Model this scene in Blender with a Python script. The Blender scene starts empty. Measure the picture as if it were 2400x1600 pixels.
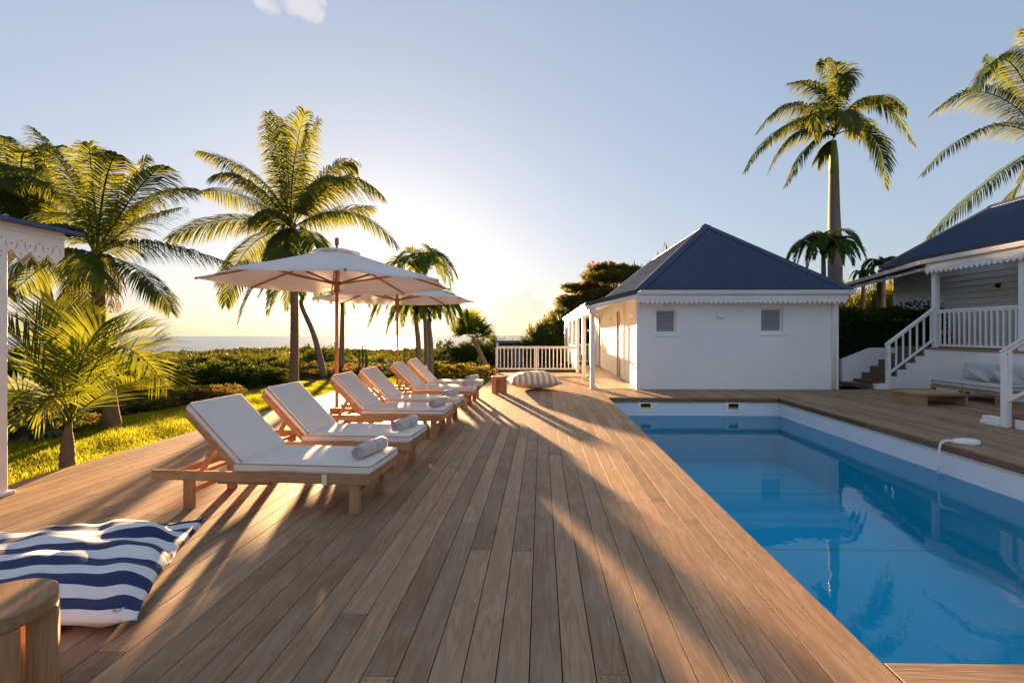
import bpy, bmesh, math, random
import numpy as np
from mathutils import Vector, Matrix

# ------------------------------------------------------------------ scene, camera, light
random.seed(11)
RNG = np.random.default_rng(11)
scene = bpy.context.scene
COL = scene.collection
F, PX, PY, EYE, YAW = 1060.0, 1252.0, 780.0, 1.45, math.atan(17 / 1060.0)   # photo pixels, 2400 x 1600

cam_data = bpy.data.cameras.new('camera')
cam = bpy.data.objects.new('camera', cam_data)
COL.objects.link(cam)
cam.location = (0, 0, EYE)
cam.rotation_euler = (math.radians(90), 0, YAW)
cam_data.sensor_width = 36.0
cam_data.lens = 36.0 * F / 2400.0
cam_data.shift_x = -(PX - 1200.0) / 2400.0
cam_data.shift_y = -(800.0 - PY) / 2400.0
cam_data.clip_start = 0.05
cam_data.clip_end = 40000
scene.camera = cam

SUN_AZ, SUN_EL = math.radians(-19.3), math.radians(4.4)
SUN_DIR = Vector((math.sin(SUN_AZ) * math.cos(SUN_EL), math.cos(SUN_AZ) * math.cos(SUN_EL), math.sin(SUN_EL)))
sun_data = bpy.data.lights.new('sun', 'SUN')
sun_data.energy = 4.8
sun_data.angle = math.radians(1.0)
sun_data.color = (1.0, 0.63, 0.31)
sun = bpy.data.objects.new('sun', sun_data)
COL.objects.link(sun)
sun.rotation_euler = (-SUN_DIR).to_track_quat('-Z', 'Y').to_euler()

world = bpy.data.worlds.new('World')
scene.world = world
world.use_nodes = True
wn, wl = world.node_tree.nodes, world.node_tree.links
wn.clear()
w_out = wn.new('ShaderNodeOutputWorld')
w_bg = wn.new('ShaderNodeBackground')
w_sky = wn.new('ShaderNodeTexSky')
w_sky.sky_type = 'NISHITA'
w_sky.sun_disc = False
w_sky.sun_elevation = SUN_EL
w_sky.sun_rotation = SUN_AZ
w_sky.altitude = 60
w_sky.air_density = 1.0
w_sky.dust_density = 1.5
w_sky.ozone_density = 2.2
w_gam = wn.new('ShaderNodeGamma')
w_gam.inputs[1].default_value = 0.37
w_tint = wn.new('ShaderNodeVectorMath')
w_tint.operation = 'MULTIPLY'
w_tint.inputs[1].default_value = (0.94, 0.995, 1.15)
wl.new(w_sky.outputs[0], w_gam.inputs[0])
wl.new(w_gam.outputs[0], w_tint.inputs[0])
w_tc = wn.new('ShaderNodeTexCoord')
def cloud_layer(src, direction, width, height, nscale, thr, soft, colour, amount):
    """a soft cloud patch of the given angular size round a sky direction, broken up by noise"""
    d = Vector(direction).normalized(); e = d.cross(Vector((0, 0, 1))).normalized(); n = e.cross(d)
    sq = None
    for axis, size in ((e, width), (n, height)):
        dp = wn.new('ShaderNodeVectorMath'); dp.operation = 'DOT_PRODUCT'; dp.inputs[1].default_value = axis
        wl.new(w_tc.outputs['Generated'], dp.inputs[0])
        m = wn.new('ShaderNodeMath'); m.operation = 'DIVIDE'; m.inputs[1].default_value = size; wl.new(dp.outputs['Value'], m.inputs[0])
        p = wn.new('ShaderNodeMath'); p.operation = 'POWER'; p.inputs[1].default_value = 2.0
        a = wn.new('ShaderNodeMath'); a.operation = 'ABSOLUTE'; wl.new(m.outputs[0], a.inputs[0]); wl.new(a.outputs[0], p.inputs[0])
        if sq is None: sq = p
        else:
            add = wn.new('ShaderNodeMath'); add.operation = 'ADD'; wl.new(sq.outputs[0], add.inputs[0]); wl.new(p.outputs[0], add.inputs[1]); sq = add
    fwd = wn.new('ShaderNodeVectorMath'); fwd.operation = 'DOT_PRODUCT'; fwd.inputs[1].default_value = d; wl.new(w_tc.outputs['Generated'], fwd.inputs[0])
    front = wn.new('ShaderNodeMath'); front.operation = 'GREATER_THAN'; front.inputs[1].default_value = 0.5; wl.new(fwd.outputs['Value'], front.inputs[0])
    nz = wn.new('ShaderNodeTexNoise'); nz.inputs['Scale'].default_value = nscale; nz.inputs['Detail'].default_value = 7; nz.inputs['Roughness'].default_value = 0.58
    wl.new(w_tc.outputs['Generated'], nz.inputs['Vector'])
    sub = wn.new('ShaderNodeMath'); sub.operation = 'MULTIPLY_ADD'; sub.inputs[1].default_value = -0.35; wl.new(sq.outputs[0], sub.inputs[0]); wl.new(nz.outputs['Fac'], sub.inputs[2])
    mr = wn.new('ShaderNodeMapRange'); mr.interpolation_type = 'SMOOTHSTEP'; mr.inputs[1].default_value = thr; mr.inputs[2].default_value = thr + soft; mr.inputs[4].default_value = amount
    wl.new(sub.outputs[0], mr.inputs[0])
    ff = wn.new('ShaderNodeMath'); ff.operation = 'MULTIPLY'; wl.new(mr.outputs[0], ff.inputs[0]); wl.new(front.outputs[0], ff.inputs[1])
    mx = wn.new('ShaderNodeMix'); mx.data_type = 'RGBA'
    wl.new(ff.outputs[0], mx.inputs[0]); wl.new(src, mx.inputs[6]); mx.inputs[7].default_value = (*colour, 1)
    return mx.outputs[2]
sky_col = cloud_layer(w_tint.outputs[0], (-0.555, 1.0, 0.735), 0.095, 0.05, 15.0, 0.36, 0.16, (1.72, 1.66, 1.70), 0.8)
sky_col = cloud_layer(sky_col, (-0.035, 1.0, 0.055), 0.10, 0.055, 22.0, 0.33, 0.16, (1.78, 1.60, 1.30), 0.42)
wl.new(sky_col, w_bg.inputs[0])
w_bg.inputs[1].default_value = 0.05
wl.new(w_bg.outputs[0], w_out.inputs[0])

scene.view_settings.view_transform = 'Standard'
scene.view_settings.look = 'None'
scene.view_settings.gamma = 1.0
scene.view_settings.use_curve_mapping = False
scene.view_settings.exposure = 3.28

# ------------------------------------------------------------------ pixel helpers (a pixel gives a direction only)
CA, SA = math.cos(YAW), math.sin(YAW)
def ray(u, v):
    x, z = (u - PX) / F, (PY - v) / F
    return x * CA - SA, x * SA + CA, z
def at(u, v, Y):
    d = ray(u, v); t = Y / d[1]
    return Vector((d[0] * t, Y, EYE + d[2] * t))
def atz(u, v, z=0.0):
    d = ray(u, v); t = (z - EYE) / d[2]
    return Vector((d[0] * t, d[1] * t, z))

# ------------------------------------------------------------------ object helpers
def tag(o, label=None, cat=None, group=None, kind=None):
    if label: o['label'] = label
    if cat: o['category'] = cat
    if group: o['group'] = group
    if kind: o['kind'] = kind
    return o
def empty(name, loc=(0, 0, 0), rz=0.0, label=None, cat=None, group=None, kind=None):
    o = bpy.data.objects.new(name, None)
    COL.objects.link(o)
    o.location = loc
    o.rotation_euler = (0, 0, rz)
    o.empty_display_size = 0.2
    return tag(o, label, cat, group, kind)
def link_mesh(name, me, mat, parent=None, loc=None, rz=None, smooth=False):
    if mat is not None and not me.materials:
        me.materials.append(mat)
    if smooth:
        me.polygons.foreach_set('use_smooth', [True] * len(me.polygons))
    o = bpy.data.objects.new(name, me)
    COL.objects.link(o)
    if parent is not None: o.parent = parent
    if loc is not None: o.location = loc
    if rz is not None: o.rotation_euler = (0, 0, rz)
    return o
def copy_tree(o, parent=None):
    c = o.copy()
    COL.objects.link(c)
    c.parent = parent
    for ch in list(o.children):
        copy_tree(ch, c)
    return c

class MB:
    """collects shapes, build() links them as one mesh object"""
    def __init__(self):
        self.v, self.f = [], []
    def add(self, vs, fs):
        n = len(self.v)
        self.v.extend([tuple(p) for p in vs])
        self.f.extend([tuple(i + n for i in f) for f in fs])
        return self
    def box(self, x0, x1, y0, y1, z0, z1, c=0.0, M=None):
        if c <= 0:
            vs = [(x, y, z) for x in (x0, x1) for y in (y0, y1) for z in (z0, z1)]
            fs = [(0, 1, 3, 2), (4, 6, 7, 5), (0, 4, 5, 1), (2, 3, 7, 6), (0, 2, 6, 4), (1, 5, 7, 3)]
        else:
            vs, idx = [], {}
            lo, hi = (x0, y0, z0), (x1, y1, z1)
            for sx in (0, 1):
                for sy in (0, 1):
                    for sz in (0, 1):
                        s = (sx, sy, sz)
                        for ax in range(3):
                            p = []
                            for k in range(3):
                                b = hi[k] if s[k] else lo[k]
                                if k != ax: b += -c if s[k] else c
                                p.append(b)
                            idx[(s, ax)] = len(vs); vs.append(tuple(p))
            fs = []
            for ax in range(3):
                a, b = [k for k in range(3) if k != ax]
                for sd in (0, 1):
                    loop = []
                    for (p, q) in ((0, 0), (1, 0), (1, 1), (0, 1)):
                        s = [0, 0, 0]; s[ax] = sd; s[a] = p; s[b] = q
                        loop.append(idx[(tuple(s), ax)])
                    flip = (sd == 0) ^ (ax == 1)
                    fs.append(tuple(reversed(loop)) if flip else tuple(loop))
            for ax in range(3):
                a, b = [k for k in range(3) if k != ax]
                for (p, q) in ((0, 0), (1, 0), (1, 1), (0, 1)):
                    s0 = [0, 0, 0]; s0[a] = p; s0[b] = q
                    s1 = list(s0); s1[ax] = 1
                    s0, s1 = tuple(s0), tuple(s1)
                    quad = (idx[(s0, a)], idx[(s1, a)], idx[(s1, b)], idx[(s0, b)])
                    fs.append(quad)
            for s in [(i, j, k) for i in (0, 1) for j in (0, 1) for k in (0, 1)]:
                fs.append((idx[(s, 0)], idx[(s, 1)], idx[(s, 2)]))
        if M is not None: vs = [M @ Vector(p) for p in vs]
        return self.add(vs, fs)
    def bar(self, p0, p1, w, h, up=(0, 0, 1), c=0.0):
        """rectangular bar from p0 to p1, w across, h along up"""
        p0, p1 = Vector(p0), Vector(p1)
        d = p1 - p0; L = d.length; d.normalize()
        s = d.cross(Vector(up)).normalized(); u = s.cross(d)
        M = Matrix((( d.x, s.x, u.x, p0.x), (d.y, s.y, u.y, p0.y), (d.z, s.z, u.z, p0.z), (0, 0, 0, 1)))
        return self.box(0, L, -w / 2, w / 2, -h / 2, h / 2, c, M)
    def tube(self, pts, rad, seg=8, caps=True):
        pts = [Vector(p) for p in pts]
        if not hasattr(rad, '__len__'): rad = [rad] * len(pts)
        base = len(self.v); n = len(pts); ref = None
        for i, p in enumerate(pts):
            t = (pts[min(i + 1, n - 1)] - pts[max(i - 1, 0)]).normalized()
            if ref is None:
                ref = Vector((1, 0, 0)) if abs(t.x) < 0.8 else Vector((0, 1, 0))
            a = (ref - t * ref.dot(t)).normalized(); b = t.cross(a); ref = a
            for k in range(seg):
                an = 2 * math.pi * k / seg
                self.v.append(tuple(p + (a * math.cos(an) + b * math.sin(an)) * rad[i]))
        for i in range(n - 1):
            for k in range(seg):
                k2 = (k + 1) % seg
                self.f.append((base + i * seg + k, base + i * seg + k2, base + (i + 1) * seg + k2, base + (i + 1) * seg + k))
        if caps:
            self.f.append(tuple(base + k for k in reversed(range(seg))))
            self.f.append(tuple(base + (n - 1) * seg + k for k in range(seg)))
        return self
    def lathe(self, prof, seg=16, c=(0, 0, 0)):
        base = len(self.v)
        for r, z in prof:
            for k in range(seg):
                an = 2 * math.pi * k / seg
                self.v.append((c[0] + r * math.cos(an), c[1] + r * math.sin(an), c[2] + z))
        for i in range(len(prof) - 1):
            for k in range(seg):
                k2 = (k + 1) % seg
                self.f.append((base + i * seg + k, base + i * seg + k2, base + (i + 1) * seg + k2, base + (i + 1) * seg + k))
        self.f.append(tuple(base + k for k in reversed(range(seg))))
        self.f.append(tuple(base + (len(prof) - 1) * seg + k for k in range(seg)))
        return self
    def prism(self, poly, axis, a0, a1):
        """polygon in the two other axes, extruded along axis"""
        n = len(poly); vs = []
        for a in (a0, a1):
            for (p, q) in poly:
                vs.append({0: (a, p, q), 1: (p, a, q), 2: (p, q, a)}[axis])
        fs = [tuple(reversed(range(n))), tuple(range(n, 2 * n))]
        for i in range(n):
            j = (i + 1) % n
            fs.append((i, j, n + j, n + i))
        return self.add(vs, fs)
    def mesh(self, name):
        me = bpy.data.meshes.new(name)
        me.from_pydata(self.v, [], self.f)
        bm = bmesh.new(); bm.from_mesh(me)
        bmesh.ops.recalc_face_normals(bm, faces=bm.faces)
        bm.to_mesh(me); bm.free()
        return me
    def build(self, name, mat, parent=None, loc=None, rz=None, smooth=False):
        return link_mesh(name, self.mesh(name), mat, parent, loc, rz, smooth)

def fast_mesh(name, verts, quads=None, tris=None):
    me = bpy.data.meshes.new(name)
    verts = np.asarray(verts, dtype=np.float32)
    nq = 0 if quads is None else len(quads); nt = 0 if tris is None else len(tris)
    loops = []
    if nq: loops.append(np.asarray(quads, dtype=np.int32).ravel())
    if nt: loops.append(np.asarray(tris, dtype=np.int32).ravel())
    loops = np.concatenate(loops)
    tot = np.concatenate([np.full(nq, 4, np.int32), np.full(nt, 3, np.int32)])
    start = np.concatenate([[0], np.cumsum(tot)[:-1]]).astype(np.int32)
    me.vertices.add(len(verts)); me.vertices.foreach_set('co', verts.ravel())
    me.loops.add(len(loops)); me.loops.foreach_set('vertex_index', loops)
    me.polygons.add(nq + nt); me.polygons.foreach_set('loop_start', start)
    me.update(calc_edges=True)
    return me

# ------------------------------------------------------------------ materials
MATS = {}
def new_mat(name):
    m = bpy.data.materials.new(name); m.use_nodes = True
    nt = m.node_tree; nt.nodes.clear()
    out = nt.nodes.new('ShaderNodeOutputMaterial')
    MATS[name] = m
    return m, nt.nodes, nt.links, out
def nd(N, typ, **kw):
    n = N.new(typ)
    for k, v in kw.items():
        if k.startswith('i_'):
            n.inputs[k[2:].replace('_', ' ')].default_value = v
        else:
            setattr(n, k, v)
    return n
def ramp(N, L, src, stops):
    r = N.new('ShaderNodeValToRGB')
    els = r.color_ramp.elements
    while len(els) < len(stops): els.new(0.5)
    for e, (p, c) in zip(els, stops):
        e.position = p; e.color = (c[0], c[1], c[2], 1)
    L.new(src, r.inputs[0])
    return r.outputs[0]
def mixc(N, L, fac, a, b, mode='MIX'):
    m = N.new('ShaderNodeMix'); m.data_type = 'RGBA'; m.blend_type = mode
    for sock, val in ((m.inputs[0], fac), (m.inputs[6], a), (m.inputs[7], b)):
        if hasattr(val, 'is_output'): L.new(val, sock)
        elif hasattr(val, '__len__'): sock.default_value = (val[0], val[1], val[2], 1)
        else: sock.default_value = val
    return m.outputs[2]
def noise(N, L, vec, scale, detail=4.0, rough=0.55, dist=0.0):
    n = nd(N, 'ShaderNodeTexNoise', i_Scale=scale, i_Detail=detail, i_Roughness=rough, i_Distortion=dist)
    if vec is not None: L.new(vec, n.inputs['Vector'])
    return n.outputs['Fac']
def mapping(N, L, vec, scale=(1, 1, 1), loc=None):
    m = N.new('ShaderNodeMapping'); m.inputs['Scale'].default_value = scale
    L.new(vec, m.inputs['Vector'])
    if loc is not None:
        if hasattr(loc, 'is_output'): L.new(loc, m.inputs['Location'])
        else: m.inputs['Location'].default_value = loc
    return m.outputs[0]
def bump(N, L, h, strength=0.2, dist=0.01):
    b = N.new('ShaderNodeBump'); b.inputs['Strength'].default_value = strength; b.inputs['Distance'].default_value = dist
    L.new(h, b.inputs['Height'])
    return b.outputs[0]
def principled(N, L, out, col, rough=0.5, spec=0.5, normal=None, **kw):
    p = N.new('ShaderNodeBsdfPrincipled')
    if hasattr(col, 'is_output'): L.new(col, p.inputs['Base Color'])
    else: p.inputs['Base Color'].default_value = (col[0], col[1], col[2], 1)
    if hasattr(rough, 'is_output'): L.new(rough, p.inputs['Roughness'])
    else: p.inputs['Roughness'].default_value = rough
    p.inputs['Specular IOR Level'].default_value = spec
    if normal is not None: L.new(normal, p.inputs['Normal'])
    for k, v in kw.items(): p.inputs[k].default_value = v
    if out is not None: L.new(p.outputs[0], out.inputs[0])
    return p
def objrand(N):
    return N.new('ShaderNodeObjectInfo').outputs['Random']

def wood_mat(name, stops, grey, axis=1, grain=26.0, rough=0.6, spec=0.35, weather=0.5, ring=True):
    """planks: grain runs along the object's axis, each piece its own tone and figure"""
    m, N, L, out = new_mat(name)
    tc = N.new('ShaderNodeTexCoord'); rnd = objrand(N)
    off = N.new('ShaderNodeMath'); off.operation = 'MULTIPLY'; off.inputs[1].default_value = 57.0
    L.new(rnd, off.inputs[0])
    cmb = N.new('ShaderNodeCombineXYZ')
    for k in range(3): L.new(off.outputs[0], cmb.inputs[k])
    sc = [1.0, 1.0, 1.0]; sc[axis] = 0.05
    vec = mapping(N, L, tc.outputs['Object'], sc, cmb.outputs[0])
    fine = noise(N, L, vec, grain * 6, 5, 0.65, 0.4)
    sc2 = [1.0, 1.0, 1.0]; sc2[axis] = 0.13
    vec2 = mapping(N, L, tc.outputs['Object'], sc2, cmb.outputs[0])
    fig = noise(N, L, vec2, grain * 0.42, 3, 0.5, 1.6)
    wav = nd(N, 'ShaderNodeMath', operation='MULTIPLY'); wav.inputs[1].default_value = 22.0; L.new(fig, wav.inputs[0])
    sn = nd(N, 'ShaderNodeMath', operation='SINE'); L.new(wav.outputs[0], sn.inputs[0])
    sn2 = nd(N, 'ShaderNodeMath', operation='MULTIPLY_ADD'); sn2.inputs[1].default_value = 0.5; sn2.inputs[2].default_value = 0.5
    L.new(sn.outputs[0], sn2.inputs[0])
    g = mixc(N, L, 0.26 if ring else 0.1, fine, sn2.outputs[0])
    tone = ramp(N, L, g, stops)
    var = ramp(N, L, rnd, [(0.0, (0.66, 0.63, 0.60)), (0.35, (0.90, 0.90, 0.90)), (0.7, (1.06, 1.05, 1.04)), (1.0, (1.30, 1.27, 1.22))])
    c = mixc(N, L, 1.0, tone, var, 'MULTIPLY')
    wz = noise(N, L, mapping(N, L, tc.outputs['Object'], (1, 1, 1), cmb.outputs[0]), 2.3, 5, 0.6)
    wf = nd(N, 'ShaderNodeMapRange', interpolation_type='SMOOTHSTEP'); wf.inputs[1].default_value = 0.38; wf.inputs[2].default_value = 0.68
    wf.inputs[4].default_value = weather
    L.new(wz, wf.inputs[0])
    c = mixc(N, L, wf.outputs[0], c, mixc(N, L, 0.35, grey, tone))
    st = noise(N, L, mapping(N, L, tc.outputs['Object'], (1, 1, 1), cmb.outputs[0]), 9.0, 6, 0.7)
    stf = nd(N, 'ShaderNodeMapRange'); stf.inputs[1].default_value = 0.62; stf.inputs[2].default_value = 0.78; stf.inputs[4].default_value = 0.35
    L.new(st, stf.inputs[0])
    c = mixc(N, L, stf.outputs[0], c, mixc(N, L, 1.0, c, (0.45, 0.42, 0.40), 'MULTIPLY'))
    r = nd(N, 'ShaderNodeMapRange'); r.inputs[3].default_value = rough - 0.12; r.inputs[4].default_value = rough + 0.15
    L.new(fine, r.inputs[0])
    principled(N, L, out, c, r.outputs[0], spec, bump(N, L, g, 0.35, 0.002))
    return m

def paint_mat(name, col, rough=0.5, var=0.06, scale=1.5, b=0.06, spec=0.4, dirt=(0.6, 0.57, 0.5), dirtf=0.12):
    m, N, L, out = new_mat(name)
    tc = N.new('ShaderNodeTexCoord')
    n1 = noise(N, L, tc.outputs['Object'], scale, 6, 0.6)
    c = ramp(N, L, n1, [(0.25, [k * (1 - var) for k in col]), (0.75, [min(1, k * (1 + var)) for k in col])])
    n2 = noise(N, L, mapping(N, L, tc.outputs['Object'], (1, 1, 0.35)), scale * 2.2, 6, 0.7)
    f = nd(N, 'ShaderNodeMapRange'); f.inputs[1].default_value = 0.55; f.inputs[2].default_value = 0.8; f.inputs[4].default_value = dirtf
    L.new(n2, f.inputs[0])
    c = mixc(N, L, f.outputs[0], c, dirt)
    n3 = noise(N, L, tc.outputs['Object'], 60, 4, 0.6)
    principled(N, L, out, c, rough, spec, bump(N, L, n3, b, 0.004))
    return m

def leaf_mat(name, dark, light, trans, tfac=0.45, rough=0.45, spec=0.35, scale=3.0, dead=None):
    rough, spec = max(rough, 0.7), min(spec, 0.03)
    m, N, L, out = new_mat(name)
    geo = N.new('ShaderNodeNewGeometry'); rnd = objrand(N)
    tc = N.new('ShaderNodeTexCoord')
    isl = geo.outputs['Random Per Island']
    c = ramp(N, L, isl, [(0.0, dark), (0.55, [(a + b) / 2 for a, b in zip(dark, light)]), (1.0, light)])
    n = noise(N, L, tc.outputs['Object'], scale, 3, 0.5)
    c = mixc(N, L, n, c, mixc(N, L, 1.0, c, (0.62, 0.75, 0.6), 'MULTIPLY'))
    if dead is not None:
        f = nd(N, 'ShaderNodeMapRange'); f.inputs[1].default_value = 0.70; f.inputs[2].default_value = 1.0; f.inputs[4].default_value = 0.5
        L.new(rnd, f.inputs[0])
        c = mixc(N, L, f.outputs[0], c, dead)
    p = principled(N, L, None, c, rough, spec)
    t = N.new('ShaderNodeBsdfTranslucent')
    tcmix = mixc(N, L, 0.35, trans, mixc(N, L, 1.0, c, (3.0, 3.0, 3.0), 'MULTIPLY'))
    L.new(tcmix, t.inputs[0])
    mx = N.new('ShaderNodeMixShader'); mx.inputs[0].default_value = tfac
    L.new(p.outputs[0], mx.inputs[1]); L.new(t.outputs[0], mx.inputs[2]); L.new(mx.outputs[0], out.inputs[0])
    return m

def fabric_mat(name, col, scale=420, trans=0.0, rough=0.85, var=0.05):
    m, N, L, out = new_mat(name)
    tc = N.new('ShaderNodeTexCoord')
    n1 = noise(N, L, tc.outputs['Object'], 3.0, 5, 0.6)
    c = ramp(N, L, n1, [(0.25, [k * (1 - var) for k in col]), (0.75, [min(1, k * (1 + var)) for k in col])])
    w = noise(N, L, tc.outputs['Object'], scale, 2, 0.5)
    wr = noise(N, L, tc.outputs['Object'], 9, 3, 0.5)
    h = mixc(N, L, 0.65, w, wr)
    p = principled(N, L, out, c, rough, 0.2, bump(N, L, h, 0.25, 0.006), **{'Sheen Weight': 0.15})
    if trans > 0:
        t = N.new('ShaderNodeBsdfTranslucent'); L.new(c, t.inputs[0])
        mx = N.new('ShaderNodeMixShader'); mx.inputs[0].default_value = trans
        L.new(p.outputs[0], mx.inputs[1]); L.new(t.outputs[0], mx.inputs[2]); L.new(mx.outputs[0], out.inputs[0])
    return m

def stripe_mat(name, ca, cb, axis, width, fac=0.5):
    m, N, L, out = new_mat(name)
    tc = N.new('ShaderNodeTexCoord')
    uv = N.new('ShaderNodeSeparateXYZ'); L.new(tc.outputs['UV'], uv.inputs[0])
    d = nd(N, 'ShaderNodeMath', operation='DIVIDE'); d.inputs[1].default_value = width; L.new(uv.outputs[axis], d.inputs[0])
    fr = nd(N, 'ShaderNodeMath', operation='FRACT'); L.new(d.outputs[0], fr.inputs[0])
    g = nd(N, 'ShaderNodeMath', operation='GREATER_THAN'); g.inputs[1].default_value = fac; L.new(fr.outputs[0], g.inputs[0])
    c = mixc(N, L, g.outputs[0], ca, cb)
    w = noise(N, L, tc.outputs['Object'], 380, 2, 0.5)
    wr = noise(N, L, tc.outputs['Object'], 11, 3, 0.5)
    principled(N, L, out, c, 0.8, 0.2, bump(N, L, mixc(N, L, 0.7, w, wr), 0.3, 0.008), **{'Sheen Weight': 0.1})
    return m

def plain_mat(name, col, rough=0.5, metal=0.0, spec=0.5):
    m, N, L, out = new_mat(name)
    tc = N.new('ShaderNodeTexCoord')
    n1 = noise(N, L, tc.outputs['Object'], 14, 4, 0.6)
    c = ramp(N, L, n1, [(0.3, [k * 0.9 for k in col]), (0.7, [min(1, k * 1.08) for k in col])])
    principled(N, L, out, c, rough, spec, None, Metallic=metal)
    return m

M_DECK = wood_mat('deck_wood', [(0.12, (0.22, 0.120, 0.064)), (0.5, (0.345, 0.205, 0.115)), (0.88, (0.46, 0.298, 0.182))], (0.41, 0.295, 0.20), 1, 26, 0.60, 0.26, 0.5)
M_DECKX = wood_mat('deck_wood_cross', [(0.12, (0.22, 0.120, 0.064)), (0.5, (0.345, 0.205, 0.115)), (0.88, (0.46, 0.298, 0.182))], (0.41, 0.295, 0.20), 0, 26, 0.60, 0.26, 0.5)
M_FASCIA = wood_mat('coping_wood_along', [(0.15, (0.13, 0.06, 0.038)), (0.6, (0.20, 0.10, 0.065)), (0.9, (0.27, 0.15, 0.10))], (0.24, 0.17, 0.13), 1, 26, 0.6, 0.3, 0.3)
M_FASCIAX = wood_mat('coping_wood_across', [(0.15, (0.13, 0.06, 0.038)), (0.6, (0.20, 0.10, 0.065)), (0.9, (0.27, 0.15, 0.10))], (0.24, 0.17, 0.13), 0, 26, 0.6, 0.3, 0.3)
M_TEAK = wood_mat('teak', [(0.15, (0.29, 0.138, 0.060)), (0.55, (0.45, 0.235, 0.105)), (0.9, (0.58, 0.335, 0.165))], (0.48, 0.32, 0.20), 0, 30, 0.5, 0.4, 0.25)
M_TEAKZ = wood_mat('teak_upright', [(0.15, (0.29, 0.138, 0.060)), (0.55, (0.45, 0.235, 0.105)), (0.9, (0.58, 0.335, 0.165))], (0.48, 0.32, 0.20), 2, 30, 0.5, 0.4, 0.25)
M_TEAKY = wood_mat('teak_cross', [(0.15, (0.29, 0.138, 0.060)), (0.55, (0.45, 0.235, 0.105)), (0.9, (0.58, 0.335, 0.165))], (0.48, 0.32, 0.20), 1, 30, 0.5, 0.4, 0.25)
M_UMBWOOD = wood_mat('umbrella_wood', [(0.15, (0.30, 0.12, 0.04)), (0.6, (0.44, 0.20, 0.07)), (0.9, (0.52, 0.27, 0.11))], (0.45, 0.25, 0.12), 2, 24, 0.4, 0.5, 0.15, False)
M_SIDEWOOD = wood_mat('weathered_teak', [(0.15, (0.26, 0.145, 0.07)), (0.55, (0.40, 0.25, 0.125)), (0.9, (0.52, 0.35, 0.19))], (0.46, 0.36, 0.25), 1, 26, 0.6, 0.3, 0.35)
M_WHITE = paint_mat('white_paint', (0.86, 0.845, 0.825), 0.42)
M_PLASTER = paint_mat('white_plaster', (0.86, 0.845, 0.825), 0.75, 0.05, 0.45, 0.35, 0.25, (0.60, 0.57, 0.52), 0.30)
M_CLAP = paint_mat('white_clapboard', (0.80, 0.755, 0.68), 0.5, 0.06, 2.0, 0.1)
M_ROOF = paint_mat('navy_roof_metal', (0.013, 0.031, 0.080), 0.42, 0.18, 0.8, 0.02, 0.45, (0.04, 0.06, 0.11), 0.5)
M_GREYFASCIA = paint_mat('dark_grey_metal', (0.045, 0.048, 0.062), 0.4, 0.08, 2.0, 0.02)
M_SHUTTER = paint_mat('grey_louvre', (0.34, 0.34, 0.355), 0.5, 0.06, 3.0, 0.05)
M_FABRIC = fabric_mat('cream_canvas', (0.82, 0.70, 0.615))
M_CANOPY = fabric_mat('white_canopy', (0.84, 0.82, 0.80), 300, 0.20)
M_TOWEL = fabric_mat('towel_terry', (0.60, 0.50, 0.475), 160, 0, 0.95, 0.16)
def towel_mat():
    m, N, L, out = new_mat('striped_towel')
    tc = N.new('ShaderNodeTexCoord'); sp = N.new('ShaderNodeSeparateXYZ'); L.new(tc.outputs['Object'], sp.inputs[0])
    d = nd(N, 'ShaderNodeMath', operation='MULTIPLY'); d.inputs[1].default_value = 11.0; L.new(sp.outputs[1], d.inputs[0])
    fr = nd(N, 'ShaderNodeMath', operation='FRACT'); L.new(d.outputs[0], fr.inputs[0])
    g = nd(N, 'ShaderNodeMath', operation='GREATER_THAN'); g.inputs[1].default_value = 0.66; L.new(fr.outputs[0], g.inputs[0])
    n1 = noise(N, L, tc.outputs['Object'], 14, 4, 0.6)
    base = ramp(N, L, n1, [(0.3, (0.50, 0.41, 0.39)), (0.7, (0.64, 0.54, 0.51))])
    gs = nd(N, 'ShaderNodeMath', operation='MULTIPLY'); L.new(g.outputs[0], gs.inputs[0]); L.new(n1, gs.inputs[1])
    c = mixc(N, L, gs.outputs[0], base, (0.70, 0.63, 0.60))
    w = noise(N, L, tc.outputs['Object'], 170, 2, 0.5); w2 = noise(N, L, tc.outputs['Object'], 26, 4, 0.6)
    principled(N, L, out, c, 0.95, 0.1, bump(N, L, mixc(N, L, 0.5, w, w2), 0.6, 0.02), **{'Sheen Weight': 0.3})
    return m
M_TOWEL = towel_mat()
M_SOFA = fabric_mat('sofa_fabric', (0.53, 0.51, 0.49))
M_STEEL = plain_mat('brushed_steel', (0.55, 0.50, 0.44), 0.3, 0.9)
M_BRASS = plain_mat('brass', (0.50, 0.36, 0.16), 0.35, 0.9)
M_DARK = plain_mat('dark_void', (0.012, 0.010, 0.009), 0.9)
M_BLACK = plain_mat('black_rubber', (0.02, 0.02, 0.02), 0.6)
M_SCREW = plain_mat('rusty_screw', (0.06, 0.045, 0.035), 0.6)
M_PLASTIC = plain_mat('white_plastic', (0.80, 0.79, 0.78), 0.3)
M_RED = plain_mat('red_fabric', (0.42, 0.015, 0.03), 0.8)
M_TUBE = plain_mat('frosted_tube', (0.75, 0.70, 0.70), 0.4)
M_BARK = paint_mat('palm_bark', (0.16, 0.12, 0.095), 0.9, 0.4, 14, 0.9, 0.1, (0.30, 0.27, 0.24), 0.6)
M_ROYAL = paint_mat('royal_bark', (0.20, 0.162, 0.138), 0.85, 0.14, 6, 0.5, 0.1, (0.22, 0.18, 0.15), 0.3)
M_SHAFT = paint_mat('green_crownshaft', (0.20, 0.28, 0.05), 0.4, 0.15, 5, 0.1, 0.4, (0.3, 0.22, 0.1), 0.2)
M_CACTUS = paint_mat('cactus_skin', (0.075, 0.10, 0.04), 0.6, 0.2, 5, 0.2)
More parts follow.
